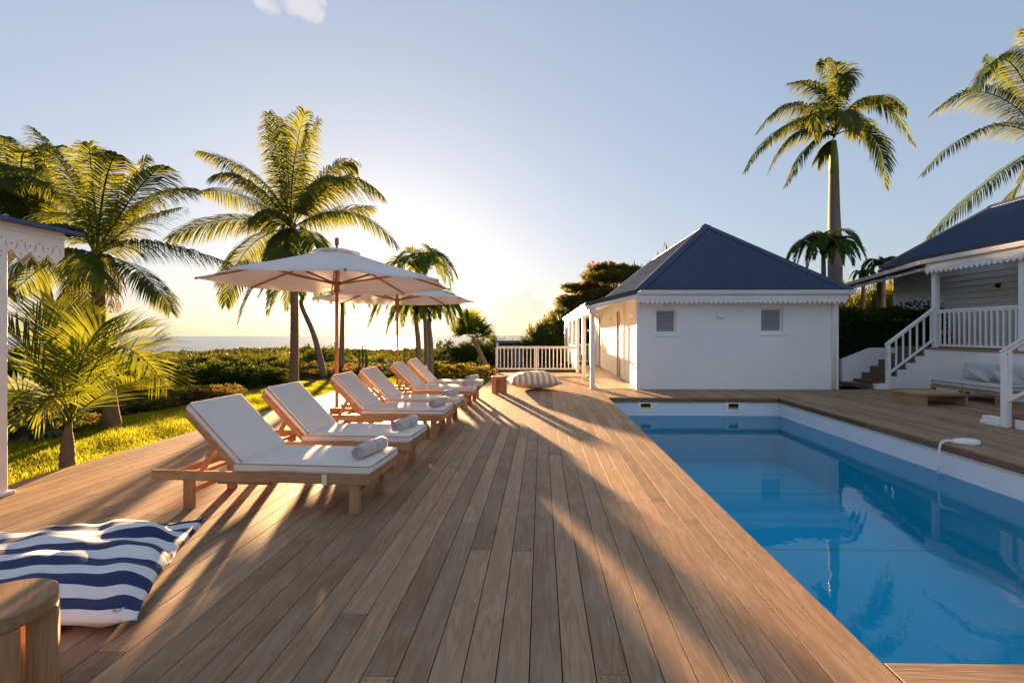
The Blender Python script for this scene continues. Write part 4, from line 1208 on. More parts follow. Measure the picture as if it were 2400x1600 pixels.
# ------------------------------------------------------------------ parasols
def make_umbrella():
    r = empty('parasol')
    R, zr, za = 1.80, 2.235, 2.80
    nseg, nr = 8, 7
    def rim_pt(k, f=1.0):
        a = math.pi / 8 + k * math.pi / 4
        return Vector((R * math.cos(a) * f, R * math.sin(a) * f, 0))
    V, Fc = [], []
    sub = 4
    r0 = 0.13
    for j in range(nr + 1):
        f = r0 + (1 - r0) * j / nr
        for k in range(nseg):
            for q in range(sub):
                t = q / sub
                p = rim_pt(k, f).lerp(rim_pt(k + 1, f), t)
                m = math.sin(math.pi * t)
                p *= 1 - 0.012 * m * f
                z = za - (za - zr) * f - 0.035 * m * f * (1.2 - f) * 2 - 0.015 * math.sin(math.pi * f)
                V.append((p.x, p.y, z))
    n = nseg * sub
    for j in range(nr):
        for k in range(n): Fc.append((j * n + k, j * n + (k + 1) % n, (j + 1) * n + (k + 1) % n, (j + 1) * n + k))
    # hem
    for k in range(n):
        x, y, z = V[nr * n + k]; V.append((x * 0.999, y * 0.999, z - 0.018))
    for k in range(n): Fc.append((nr * n + k, nr * n + (k + 1) % n, (nr + 1) * n + (k + 1) % n, (nr + 1) * n + k))
    me = bpy.data.meshes.new('canopy'); me.from_pydata(V, [], Fc)
    me.polygons.foreach_set('use_smooth', [True] * len(me.polygons))
    for e in me.edges: pass
    c = link_mesh('canopy', me, M_CANOPY, r)
    # vented cap with lifted scallops
    V, Fc = [], []
    for j in range(4):
        f = [0.015, 0.07, 0.135, 0.195][j]
        for k in range(32):
            a = math.pi / 8 + 2 * math.pi * k / 32
            lift = 0.03 * (0.5 - 0.5 * math.cos(8 * (a - math.pi / 8))) * (1 if j == 3 else 0.4 if j == 2 else 0)
            V.append((R * f * math.cos(a), R * f * math.sin(a), za - 0.002 - (za - zr) * f * 0.62 + lift * 0.8 - (0.028 if j == 3 else 0.006 if j == 2 else 0)))
    for j in range(3):
        for k in range(32): Fc.append((j * 32 + k, j * 32 + (k + 1) % 32, (j + 1) * 32 + (k + 1) % 32, (j + 1) * 32 + k))
    Fc.append(tuple(range(31, -1, -1)))
    me = bpy.data.meshes.new('vent_cap'); me.from_pydata(V, [], Fc)
    me.polygons.foreach_set('use_smooth', [True] * len(me.polygons))
    link_mesh('vent_cap', me, M_CANOPY, c)
    MB().lathe([(0.026, 0.03), (0.026, 1.35), (0.025, 2.80)], 14).build('pole', M_UMBWOOD, r, smooth=True)
    MB().lathe([(0.012, 2.80), (0.03, 2.845), (0.033, 2.88), (0.030, 2.93), (0.018, 2.955)], 12).build('finial', M_UMBWOOD, r, smooth=True)
    MB().lathe([(0.05, 2.10), (0.05, 2.13), (0.038, 2.14), (0.038, 2.20), (0.065, 2.205), (0.065, 2.26), (0.04, 2.265)], 14).build('runner_hub', M_UMBWOOD, r)
    MB().lathe([(0.06, 2.66), (0.06, 2.715), (0.04, 2.73)], 14).build('top_hub', M_UMBWOOD, r)
    s = MB().lathe([(0.034, 0.0), (0.034, 0.23), (0.029, 0.232)], 14).build('steel_sleeve', M_STEEL, r)
    MB().lathe([(0.16, 0.0), (0.16, 0.008), (0.04, 0.012)], 20).build('foot_plate', M_STEEL, s)
    for zz in (0.10, 0.18):
        MB().tube([(0.03, 0, zz), (0.075, 0, zz)], 0.006, 8).tube([(0.07, 0, zz - 0.02), (0.07, 0, zz + 0.02)], 0.011, 8).build('clamp_knob', M_STEEL, s)
    for k in range(8):
        p = rim_pt(k)
        top = Vector((p.x * 0.03, p.y * 0.03, 2.69)); end = Vector((p.x * 1.015, p.y * 1.015, zr - 0.022))
        rib = MB().bar(top, end, 0.02, 0.03, c=0.003).build('rib', M_UMBWOOD, r)
        mid = top.lerp(end, 0.52) + Vector((0, 0, -0.02)); lowp = Vector((p.x * 0.032, p.y * 0.032, 2.23))
        MB().bar(lowp, mid, 0.02, 0.03, c=0.003).build('strut', M_UMBWOOD, rib)
    MB().tube([(0.07, -0.05, 2.74), (0.06, -0.05, 2.4), (0.05, -0.04, 2.15)], 0.004, 6).build('cord', M_BLACK, r)
    return r
um = make_umbrella()
um.location = (-3.235, 7.10, 0); um.rotation_euler = (0, 0, math.radians(5))
tag(um, 'large white octagonal parasol between the second and third loungers', 'parasol', 'white parasols over the loungers')
u2 = copy_tree(um)
u2.location = (-3.40, 10.62, 0); u2.rotation_euler = (0, 0, math.radians(-3))
tag(u2, 'white octagonal parasol behind the last two loungers, near the small palms', 'parasol', 'white parasols over the loungers')

# ------------------------------------------------------------------ stools and floor cushions
def make_stool(R, Hh, name, label, loc, rz):
    r = empty(name, loc, rz, label, 'stool', 'round teak stools')
    MB().lathe([(R - 0.006, Hh - 0.062), (R, Hh - 0.056), (R, Hh - 0.006), (R - 0.006, Hh)], 40).build('stool_top', M_TEAKY, r)
    for k in range(5):
        a = 2 * math.pi * k / 5
        x, y = (R - 0.045) * math.cos(a), (R - 0.045) * math.sin(a)
        o = MB().box(-0.044, 0.044, -0.044, 0.044, 0, Hh - 0.0625, 0.004).build('leg', M_TEAKZ, r, (x, y, 0), a)
    return r
make_stool(0.18, 0.41, 'round_stool', 'small round teak stool with block legs beside the amber striped cushion', (-1.02, 10.93, 0), 0.35)
make_stool(0.185, 0.415, 'round_stool', 'round teak stool with block legs in front of the navy striped cushion', (-2.115, 1.70, 0), 0.75)
bb = empty('floor_cushion', (-2.93, 2.62, 0.0), math.radians(10), 'large navy and white striped floor cushion lying on the deck', 'floor cushion')
me = pillow_mesh('striped_cover', 1.42, 1.26, 0.155, 3, 64, 0.012, 0.30, 0.020, ripple=0.030)
for v in me.vertices:                      # outline skewed as it lies, slumped towards the free corners
    v.co.x += -0.27 * v.co.y
o = link_mesh('striped_cover', me, M_STRIPEB, bb)
me = MB().box(-0.55, 0.36, -0.575, 0.40, 0.0, 0.018, 0.007)
for i, p in enumerate(me.v): me.v[i] = (p[0] - 0.27 * p[1], p[1], p[2])
me.build('red_base', M_RED, bb)
MB().lathe([(0.022, 0.0), (0.024, 0.004), (0.014, 0.006), (0.012, 0.0)], 16).build('grommet', M_STEEL, bb, (0.60 + 0.155, -0.555, 0.085))
yb = empty('floor_cushion', (-0.20, 11.85, 0.0), math.radians(8), 'plump amber and white striped floor cushion beside the small stool', 'floor cushion')
me = pillow_mesh('striped_cover', 1.36, 1.30, 0.43, 5, 34, 0.02, 0.42, 0.014)
for v in me.vertices: v.co.z += 0.05 * max(0, v.co.x) * 0
link_mesh('striped_cover', me, M_STRIPEY, yb)
# plain canvas lower half, a hair outside the striped skin
me2 = pillow_mesh('canvas_underside', 1.352, 1.292, 0.425, 5, 34, 0.02, 0.42, 0.014)
bm = bmesh.new(); bm.from_mesh(me2)
bmesh.ops.delete(bm, geom=[f for f in bm.faces if f.normal.z > -0.02], context='FACES')
for v in bm.verts: v.co.x *= 1.012; v.co.y *= 1.012; v.co.z -= 0.004
bm.to_mesh(me2); bm.free()
link_mesh('canvas_underside', me2, M_FABRIC, yb)
MB().box(-0.013, 0.013, -0.012, 0.012, 0, 0.06, 0.004).build('handle_tag', M_RED, yb, (-0.55, -0.60, 0.15))

# ------------------------------------------------------------------ sofa, table, pouf
so = empty('modular_sofa', (9.06, 9.12, 0), 0, 'low grey modular sofa with wooden frame under the veranda', 'sofa')
for k in range(2):
    y0 = k * 0.79
    fr = MB().box(0, 0.85, y0, y0 + 0.78, 0.20, 0.245, 0.004).build('frame', M_SIDEWOOD, so)
    for (x, y) in ((0.005, y0 + 0.005), (0.005, y0 + 0.705), (0.78, y0 + 0.005), (0.78, y0 + 0.705)):
        MB().box(0, 0.07, 0, 0.07, 0, 0.1995, 0.003).build('leg', M_SIDEWOOD, fr, (x, y, 0))
    link_mesh('seat_cushion', rounded_box_mesh('seat_cushion', 0.80, 0.78, 0.145, 0.035, 4, 0.012), M_SOFA, so, (0.40, y0 + 0.39, 0.246), smooth=True)
    o = link_mesh('back_cushion', rounded_box_mesh('back_cushion', 0.17, 0.78, 0.36, 0.04, 4), M_SOFA, so, (0.80, y0 + 0.39, 0.395), smooth=True)
    o.rotation_euler = (0, math.radians(8), 0)
for k, (y, rz, lab) in enumerate(((0.92, 0.35, 'grey throw pillow lying at the stair end of the sofa'), (0.36, -0.2, 'grey throw pillow lying mid sofa beside the other pillow'))):
    o = link_mesh('throw_pillow', pillow_mesh('throw_pillow', 0.56, 0.42, 0.17, 20 + k, 16, 0.01, 0.5, 0.006), M_SOFA, None, (9.06 + 0.53, 9.12 + y, 0.435))
    o.rotation_euler = (math.radians(8), math.radians(-28), math.radians(82) + rz)
    tag(o, lab, 'pillow', 'throw pillows on the sofa')
pu = empty('pouf_seat', (8.06, 7.24, 0), 0, 'grey cushioned pouf seat on wooden frame behind the sloping handrail', 'pouf')
fr = MB().box(0, 0.78, 0, 0.78, 0.20, 0.245, 0.004).build('frame', M_SIDEWOOD, pu)
for (x, y) in ((0.005, 0.005), (0.005, 0.705), (0.705, 0.005), (0.705, 0.705)):
    MB().box(0, 0.07, 0, 0.07, 0, 0.1995, 0.003).build('leg', M_SIDEWOOD, fr, (x, y, 0))
link_mesh('seat_cushion', rounded_box_mesh('seat_cushion', 0.78, 0.78, 0.15, 0.035, 4, 0.012), M_SOFA, pu, (0.39, 0.39, 0.246), smooth=True)
tb = empty('coffee_table', (8.04, 9.55, 0), math.radians(4), 'low slatted teak coffee table in front of the sofa', 'table')
for i in range(7):
    MB().box(-0.475, 0.475, -0.062, 0.062, 0.190, 0.225, 0.003).build('top_slat', M_SIDEWOOD, tb, (0, -0.378 + i * 0.126, 0))
for x in (-0.44, 0.40):
    MB().box(x, x + 0.04, -0.42, 0.42, 0, 0.1895, 0.003).build('side_panel', M_SIDEWOOD, tb)

# ------------------------------------------------------------------ palms
def bez(p0, pm, p2, t):
    c = pm * 2 - (p0 + p2) * 0.5
    return p0 * (1 - t) ** 2 + c * (2 * t * (1 - t)) + p2 * t * t
def frond_mesh(name, p0, pm, p2, npair=62, lmax=0.55, w=0.026, droop=0.9, lift=0.1, bare=0.10, fwd=0.55, rs=None, rach=0.018, ragged=0.12, prof=None):
    rs = rs or random
    V, Q, T = [], [], []
    up0 = Vector((0, 0, 1))
    twist = rs.uniform(-0.35, 0.35)
    def frame(t):
        e = 0.012
        tg = (bez(p0, pm, p2, min(1, t + e)) - bez(p0, pm, p2, max(0, t - e))).normalized()
        s = tg.cross(up0)
        if s.length < 0.15: s = tg.cross(Vector((0.3, -1, 0.1)))
        s.normalize(); u = s.cross(tg).normalized()
        ct, sn = math.cos(twist), math.sin(twist)
        return tg, s * ct + u * sn, u * ct - s * sn
    # rachis
    ns = 12
    for i in range(ns + 1):
        t = i / ns; p = bez(p0, pm, p2, t); tg, s, u = frame(t)
        r = rach * (1 - 0.88 * t) + 0.0015
        for (a, b) in ((1, 0), (0, 0.8), (-1, 0), (0, -0.6)): V.append(p + s * (a * r) + u * (b * r))
    for i in range(ns):
        for k in range(4): Q.append((i * 4 + k, i * 4 + (k + 1) % 4, i * 4 + 4 + (k + 1) % 4, i * 4 + 4 + k))
    for i in range(npair):
        f = (i + 0.5) / npair
        t = bare + (1 - bare) * f
        L0 = lmax * (prof(f) if prof else (0.42 + 0.58 * math.sin(math.pi * min(1, 0.12 + 0.62 * f ** 0.8)) if f < 0.62 else (1.0 - 0.72 * ((f - 0.62) / 0.38) ** 1.5)))
        tg, s, u = frame(t)
        for sd in (-1, 1):
            if rs.random() < ragged * 0.3: continue
            L = L0 * rs.uniform(1 - ragged, 1 + ragged)
            p = bez(p0, pm, p2, min(1, max(bare, t + rs.uniform(-0.004, 0.004))))
            k = fwd + 0.55 * f * f
            d = (s * sd * (1.0 - 0.3 * f) + tg * k + u * (lift + rs.uniform(-0.14, 0.14))).normalized()
            g = Vector((0, 0, -1))
            d1 = (d + g * droop * 0.28).normalized()
            d2 = (d + g * droop * rs.uniform(0.75, 1.2)).normalized()
            d3 = (d + g * droop * rs.uniform(1.4, 2.2)).normalized()
            m1 = p + d1 * L * 0.36; m2 = m1 + d2 * L * 0.34; e = m2 + d3 * L * 0.30
            wv = (tg - d1 * tg.dot(d1)).normalized() * (w * 0.5)
            b = len(V)
            V += [p - wv * 0.6, p + wv * 0.6, m1 - wv, m1 + wv, m2 - wv * 0.72, m2 + wv * 0.72, e]
            Q += [(b, b + 1, b + 3, b + 2), (b + 2, b + 3, b + 5, b + 4)]; T.append((b + 4, b + 5, b + 6))
    return fast_mesh(name, [tuple(q) for q in V], Q, T)

def trunk_mb(pts, rad, seg=12, rings=0, amp=0.0):
    P, R = [], []
    n = max(8, rings)
    pts = [Vector(p) for p in pts]
    for i in range(n * 2 + 1):
        f = i / (n * 2) * (len(pts) - 1); k = min(int(f), len(pts) - 2); t = f - k
        a = pts[max(k - 1, 0)]; b = pts[k]; c = pts[k + 1]; d = pts[min(k + 2, len(pts) - 1)]
        q = 0.5 * ((2 * b) + (c - a) * t + (2 * a - 5 * b + 4 * c - d) * t * t + (3 * b - a - 3 * c + d) * t ** 3)
        r = rad[k] + (rad[k + 1] - rad[k]) * t
        P.append(q); R.append(r * (1 + (amp if i % 2 else -amp)))
    return MB().tube(P, R, seg)

def palm(name, label, base, tpts, trad, crown, fronds, leafmat, bark, group=None, seed=1, rings=24, amp=0.03, lmax=0.55, w=0.026, droop=0.9, npair=62, lift=0.1, bare=0.10, rach=0.018, extra=0, elen=1.5, ragged=0.12, fwd=0.55, shaft=None, prof=None, cat='palm', dead=0):
    """fronds: (mid, tip) points; each frond is a part of its own"""
    rs = random.Random(seed)
    base = Vector(base); crown = Vector(crown)
    r = empty(name, base, 0, label, cat, group)
    trunk_mb([Vector(p) - base for p in tpts], trad, 12, rings, amp).build('trunk', bark, r, smooth=True)
    if shaft: 
        MB().tube([Vector(shaft[0]) - base, (Vector(shaft[0]) + Vector(shaft[1])) * 0.5 - base, Vector(shaft[1]) - base], shaft[2], 12).build('crownshaft', M_SHAFT, r, smooth=True)
    c = crown - base
    lst = [(Vector(m) - base, Vector(t) - base) for (m, t) in fronds]
    for i in range(extra):
        a = rs.uniform(0, 2 * math.pi); el = rs.uniform(-0.35, 1.1)
        d = Vector((math.cos(a) * math.cos(el), math.sin(a) * math.cos(el), math.sin(el)))
        L = elen * rs.uniform(0.8, 1.1)
        m = c + d * L * 0.55 + Vector((0, 0, 0.06 * L)); t = c + d * L - Vector((0, 0, L * 0.30 * (1.1 - el * 0.5)))
        lst.append((m, t))
    for i, (m, t) in enumerate(lst):
        st = c + Vector((rs.uniform(-.04, .04), rs.uniform(-.04, .04), rs.uniform(-.08, .06)))
        me = frond_mesh('frond', st, m, t, npair, lmax * rs.uniform(0.92, 1.08), w, droop * rs.uniform(0.8, 1.25), lift, bare, fwd, rs, rach, ragged, prof)
        me.materials.append(leafmat)
        link_mesh('frond', me, None, r)
    if dead:
        for i in range(dead):
            a = rs.uniform(0, 6.28); h = Vector((math.cos(a), math.sin(a), 0))
            me = frond_mesh('dry_frond', c - Vector((0, 0, 0.05)), c + h * 0.30 * elen * 0.5 + Vector((0, 0, -0.12)), c + h * 0.34 * elen * 0.5 + Vector((0, 0, -0.62 * elen)), 40, lmax * 0.45, w, 2.2, 0.0, 0.2, 0.3, rs, rach, 0.5)
            me.materials.append(M_DRY); link_mesh('dry_frond', me, None, r)
    return r
def frs(spec, off, sc, Y, default=0.0):
    """frond list from crop points: (mx,my,tx,ty,depth of mid, depth of tip)"""
    out = []
    for s in spec:
        mx, my, tx, ty = s[:4]
        dm, dt = (s[4], s[5]) if len(s) > 5 else (default, default)
        out.append((at(off[0] + mx / sc, off[1] + my / sc, Y + dm), at(off[0] + tx / sc, off[1] + ty / sc, Y + dt)))
    return out

# main coconut palm behind the parasol
Y = 10.95
base = Vector((-6.06, Y, -0.12)); crown = at(686, 533, Y)
spec = [(640, 520, 560, 110, -.1, -.3), (745, 520, 830, 95, -.2, -.4), (800, 560, 930, 160, .3, .4), (700, 500, 640, 150, .4, .6),
        (490, 590, 50, 390, -.2, -.5), (400, 730, 85, 690, .4, .8), (300, 890, -170, 1030, -.4, -.9), (400, 1120, 250, 1520, .5, .9),
        (990, 560, 1190, 480, .3, .6), (1090, 610, 1410, 730, -.3, -.6), (1160, 840, 1510, 1090, .1, .3), (1000, 850, 1330, 800, .6, 1.2),
        (690, 1020, 690, 1140, -.5, -.9), (860, 980, 900, 1080, -.6, -1.0), (560, 850, 420, 900, -.6, -1.1), (900, 720, 1160, 560, .5, 1.0), (520, 760, 330, 560, .5, .9), (640, 1080, 640, 1250, .3, .5)]
palm('coconut_palm', 'tall coconut palm with full crown standing on the lawn behind the front parasol', base,
     [base + Vector((0, 0, -0.2)), base + Vector((0.02, 0, 0.5)), base + Vector((0.03, 0, 2.2)), crown + Vector((0, 0, 0.1))], [0.16, 0.10, 0.088, 0.075], crown,
     frs(spec, (450, 230), 3.136, Y), M_COCO, M_BARK, 'coconut palms along the lawn', 5, 34, 0.035, 0.78, 0.024, 0.85, 118, 0.15, extra=2, elen=2.0, dead=3)
# left coconut palm
Y = 7.25
base = at(262, 1011, Y); base.z = -0.14; crown = at(228, 596, Y)
spec = [(540, 560, 240, 155, -.1, -.2), (680, 560, 655, 270, .3, .4), (770, 580, 860, 350, -.3, -.5), (900, 660, 1085, 375, .3, .5), (990, 640, 1210, 435, -.2, -.4),
        (1060, 690, 1430, 600, .4, .7), (980, 870, 1330, 740, -.3, -.6), (1080, 1000, 1690, 1150, .1, .2), (1010, 1200, 1250, 1500, -.2, -.4), (560, 1080, 830, 1340, -.7, -1.0),
        (500, 800, 290, 850, .3, .5), (370, 1150, 70, 1400, .2, .4), (470, 870, 120, 960, -.4, -.9), (620, 1200, 640, 1480, .5, .8), (560, 1230, 440, 1500, -.3, -.5), (640, 700, 560, 420, .6, 1.0)]
palm('coconut_palm', 'coconut palm with leaning swollen trunk behind the young yellow palm', base,
     [base + Vector((0.02, 0, -0.2)), base + Vector((-0.02, 0, 0.35)), at(236, 780, Y), crown + Vector((0, 0, 0.12))], [0.18, 0.105, 0.086, 0.075], crown,
     frs(spec, (0, 250), 3.1367, Y), M_COCO, M_BARK, 'coconut palms along the lawn', 8, 34, 0.035, 0.55, 0.018, 0.85, 110, 0.15, extra=2, elen=1.5, dead=3)
# far-left coconut palm, crown half out of view
Y = 8.4
crown = at(70, 560, Y); base = at(128, 900, Y); base.z = -0.55
spec = [(40, 480, 370, 560, -.2, -.4), (180, 330, 490, 740, .3, .5), (250, 560, 480, 700, -.4, -.6), (-60, 420, -250, 200, .1, .1), (60, 420, 40, 220, .3, .6), (350, 640, 640, 760, .5, .9),
        (60, 640, -120, 900, -.3, -.5), (250, 750, 330, 1000, .3, .5), (-100, 600, -300, 700, 0, 0), (120, 600, 20, 560, -.5, -1.0), (320, 420, 420, 300, .4, .7)]
palm('coconut_palm', 'coconut palm rising behind the gazebo roof with dark arching fronds', base,
     [base, at(124, 800, Y), at(112, 700, Y), crown + Vector((0, 0, 0.1))], [0.16, 0.10, 0.09, 0.08], crown,
     frs(spec, (0, 250), 3.1367, Y), M_COCO, M_BARK, 'coconut palms along the lawn', 12, 30, 0.035, 0.70, 0.024, 0.9, 110, 0.15)
# young palm at the deck edge
Y = 4.92
base = at(158, 1094, Y); base.z = -0.10; crown = at(161, 985, Y)
spec = [(400, 600, 220, 235, -.05, -.1), (450, 560, 380, 170, .2, .3), (545, 560, 700, 300, -.1, -.15), (640, 520, 1000, 330, .2, .4), (760, 480, 1115, 730, -.1, -.2), (660, 800, 1030, 650, -.25, -.45),
        (300, 660, 50, 560, .1, .2), (280, 760, 10, 880, -.2, -.3), (330, 700, 60, 330, -.2, -.4), (290, 860, 60, 760, .35, .6), (520, 600, 560, 250, .4, .6), (380, 800, 240, 900, -.35, -.6), (700, 620, 1060, 420, .5, .9)]
palm('young_palm', 'young yellow green palm growing against the deck edge by the gazebo', base,
     [base + Vector((0, 0, -0.1)), base + Vector((0, 0, 0.3)), at(160, 1010, Y), crown], [0.078, 0.060, 0.034, 0.028], crown,
     frs(spec, (0, 650), 2.85, Y), M_YOUNG, M_STEM, None, 4, 14, 0.05, 0.60, 0.0185, 0.14, 40, 0.18, 0.27, 0.013, fwd=0.8, ragged=0.16)
# royal palm on the right
Y = 19.6
crown = at(1954, 318, Y); base = at(1958, 700, Y); base.z = 0.2
off, sc = (1700, 100), 2.613
spec = [(590, 300, 385, 250, -.3, -.6), (640, 260, 575, 120, .4, .6), (715, 210, 735, 330, -.5, -.9), (690, 240, 650, 110, .6, .9), (420, 380, 185, 560, .2, .4), (390, 500, 120, 790, -.4, -.9), (430, 560, 260, 800, .3, .6),
        (530, 610, 375, 870, -.5, -1.1), (890, 340, 1165, 640, -.2, -.4), (900, 330, 1110, 430, .6, 1.2), (900, 570, 985, 890, .2, .3), (570, 370, 560, 580, -1.1, -1.8), (740, 420, 800, 560, -1.2, -2.0), (480, 470, 230, 640, .8, 1.6), (620, 640, 580, 700, .3, .5), (800, 460, 900, 520, 1.2, 2.2)]
palm('royal_palm', 'very tall royal palm with grey trunk and green crownshaft behind the pool house', base,
     [base, at(1957, 600, Y), at(1955, 500, Y), at(1954.5, 406, Y)], [0.29, 0.27, 0.225, 0.18], crown,
     frs(spec, off, sc, Y), M_ROYALLEAF, M_ROYAL, None, 21, 40, 0.008, 0.90, 0.046, 1.1, 104, 0.25, 0.12, 0.04, shaft=(at(1954.5, 408, Y), at(1954, 330, Y), [0.19, 0.17, 0.10]), ragged=0.25)
# coconut crown at the right edge, behind the veranda house
Y = 15.6
crown = at(2455, 335, Y); base = crown.copy(); base.z = -0.3; base.y = Y + 3.2
crown.y = Y + 2.4; crown = at(2455, 335, Y + 2.4); base = Vector((crown.x + 0.5, crown.y, 0.0)); Y = Y + 2.4
spec = [(1740, 120, 1545, 290, -.5, -1.0), (1610, 310, 1255, 440, .3, .5), (1600, 520, 1205, 810, -.4, -.9), (1640, 830, 1240, 1195, .2, .4), (1900, 100, 1830, -60, .5, .8), (1780, 300, 1600, 90, .8, 1.4), (2200, 300, 2450, 400, 0, 0), (2150, 150, 2350, 0, 0, 0),
        (2150, 700, 2350, 950, 0, 0), (1850, 800, 1700, 980, .8, 1.2), (2050, 850, 2100, 1200, .5, .6), (2000, 200, 2050, -50, .3, .4)]
palm('coconut_palm', 'coconut palm whose fronds hang over the veranda house roof', base,
     [base, base + Vector((-0.1, 0, 2.5)), crown + Vector((0.1, 0, -2)), crown + Vector((0, 0, 0.1))], [0.26, 0.18, 0.15, 0.12], crown,
     frs(spec, off, sc, Y), M_COCO, M_BARK, None, 31, 34, 0.03, 1.10, 0.036, 0.9, 124, 0.15, 0.12, 0.03)
# small feather palms
def adonidia(name, label, u0, v0, u1, v1, Y, seed, L, nfr=11, spec=None, zbase=None, group='small feather palms in the garden', r0=0.09, mat=None):
    rs = random.Random(seed)
    crown = at(u1, v1, Y); base = at(u0, v0, Y)
    if zbase is not None: base.z = zbase
    fr = []
    for i in range(nfr):
        a = 2 * math.pi * (i + rs.uniform(-.3, .3)) / nfr
        el = rs.uniform(0.25, 1.15) if i % 3 else rs.uniform(0.9, 1.35)
        h = Vector((math.cos(a), math.sin(a), 0)); Lf = L * rs.uniform(0.85, 1.12)
        m = crown + h * Lf * 0.52 * math.cos(el * 0.8) + Vector((0, 0, Lf * (0.18 + 0.34 * math.sin(el))))
        t = crown + h * Lf * (0.62 + 0.25 * math.cos(el)) + Vector((0, 0, Lf * (-0.55 + 0.62 * math.sin(el))))
        fr.append((m, t))
    mid = base.lerp(crown, 0.5)
    return palm(name, label, base, [base - Vector((0, 0, .15)), mid + Vector((rs.uniform(-.05, .05), 0, 0)), crown + Vector((0, 0, -0.3)), crown], [r0 * 1.3, r0, r0 * 0.8, r0 * 0.7], crown, fr, mat or M_ADONIDIA, M_ROYAL, group, seed, 20, 0.015, L * 0.27, 0.032, 0.6, 62, 0.45, 0.12, 0.02, ragged=0.2, fwd=0.85)
adonidia('feather_palm', 'small feather palm with trunk leaning left behind the third lounger', 762, 890, 708, 700, 16.2, 41, 2.2, zbase=-0.15)
adonidia('feather_palm', 'small feather palm with straight trunk seen beside the front parasol pole', 800, 900, 803, 700, 18.2, 43, 2.0, 11, zbase=-0.2)
adonidia('feather_palm', 'small feather palm growing close behind the rear parasol pole', 981, 880, 976, 738, 15.8, 47, 1.9, 13, zbase=-0.15)
adonidia('feather_palm', 'small feather palm with drooping crown beside the bougainvillea bed', 1009, 890, 1006, 745, 14.8, 51, 1.6, 12, zbase=-0.15)
adonidia('feather_palm', 'taller feather palm whose crown rises above the rear parasol canopy', 1002, 890, 990, 650, 19.0, 53, 2.1, 14, zbase=-0.3)
adonidia('feather_palm', 'feather palm in front of the royal palm trunk behind the pool house', 1940, 760, 1930, 598, 16.6, 57, 1.5, 18, zbase=0.3)
adonidia('feather_palm', 'feather palm with bottle shaped trunk behind the veranda wing roof', 2068, 735, 2066, 632, 17.6, 61, 0.9, 9, zbase=0.4, r0=0.16)
adonidia('feather_palm', 'feather palm crown showing above the wing roof gutter', 2022, 740, 2024, 652, 18.6, 63, 0.6, 9, zbase=0.3)
# fan palms
def fan_palm(name, label, base, crown, R, n, seed, mat, trad, blades=22, cat='palm', up=0.2, lo=-0.5, group=None):
    rs = random.Random(seed)
    base, crown = Vector(base), Vector(crown)
    r = empty(name, base, 0, label, cat, group)
    trunk_mb([Vector((0, 0, -0.1)), (crown - base) * 0.5, crown - base], trad, 10, 16, 0.03).build('trunk', M_BARK, r, smooth=True)
    for i in range(n):
        a = 2 * math.pi * (i + rs.uniform(-.3, .3)) / n; el = rs.uniform(lo, 1.3)
        d = Vector((math.cos(a) * math.cos(el), math.sin(a) * math.cos(el), math.sin(el) + 0.001))
        pet = R * rs.uniform(0.45, 0.65)
        p0 = crown - base; p1 = p0 + d * pet
        s = d.cross(Vector((0, 0, 1))).normalized(); u = s.cross(d).normalized()
        V, Q, T = [], [], []
        for (p, rr) in ((p0, 0.014), (p1, 0.008)):
            for (aa, bb) in ((1, 0), (0, 1), (-1, 0), (0, -1)): V.append(p + s * aa * rr + u * bb * rr)
        for k in range(4): Q.append((k, (k + 1) % 4, 4 + (k + 1) % 4, 4 + k))
        for k in range(blades):
            an = math.radians(-118 + 236 * k / (blades - 1))
            dd = (d * math.cos(an) + s * math.sin(an) + u * (0.25 * math.cos(an * 2) + up)).normalized()
            L = R * rs.uniform(0.72, 0.85) * (1 - 0.22 * abs(an) / 2.1)
            wv = (s * math.cos(an) - d * math.sin(an)).normalized() * R * 0.055
            m = p1 + dd * L * 0.6; e = m + (dd + Vector((0, 0, -0.5))).normalized() * L * 0.42
            b = len(V)
            V += [p1 - wv * 0.25, p1 + wv * 0.25, m - wv, m + wv, e]
            Q.append((b, b + 1, b + 3, b + 2)); T.append((b + 2, b + 3, b + 4))
        me = fast_mesh('fan_leaf', [tuple(q) for q in V], Q, T); me.materials.append(mat)
        link_mesh('fan_leaf', me, None, r)
    return r
Y = 18.2
fb = at(1149, 886, Y); fb.z = -0.1
fan_palm('fan_palm', 'fan palm with slanting trunk beside the deck railing', fb, at(1108, 792, Y), 1.0, 10, 71, M_ADONIDIA, [0.10, 0.07, 0.10], blades=28, lo=0.05)
Y = 6.6
fb = at(60, 1040, Y); fb.z = -0.3
fan_palm('fan_palm', 'silvery fan palm low in the bed behind the young palm', fb, at(60, 985, Y), 0.62, 13, 73, M_SILVER, [0.10, 0.09, 0.08], lo=-0.4)

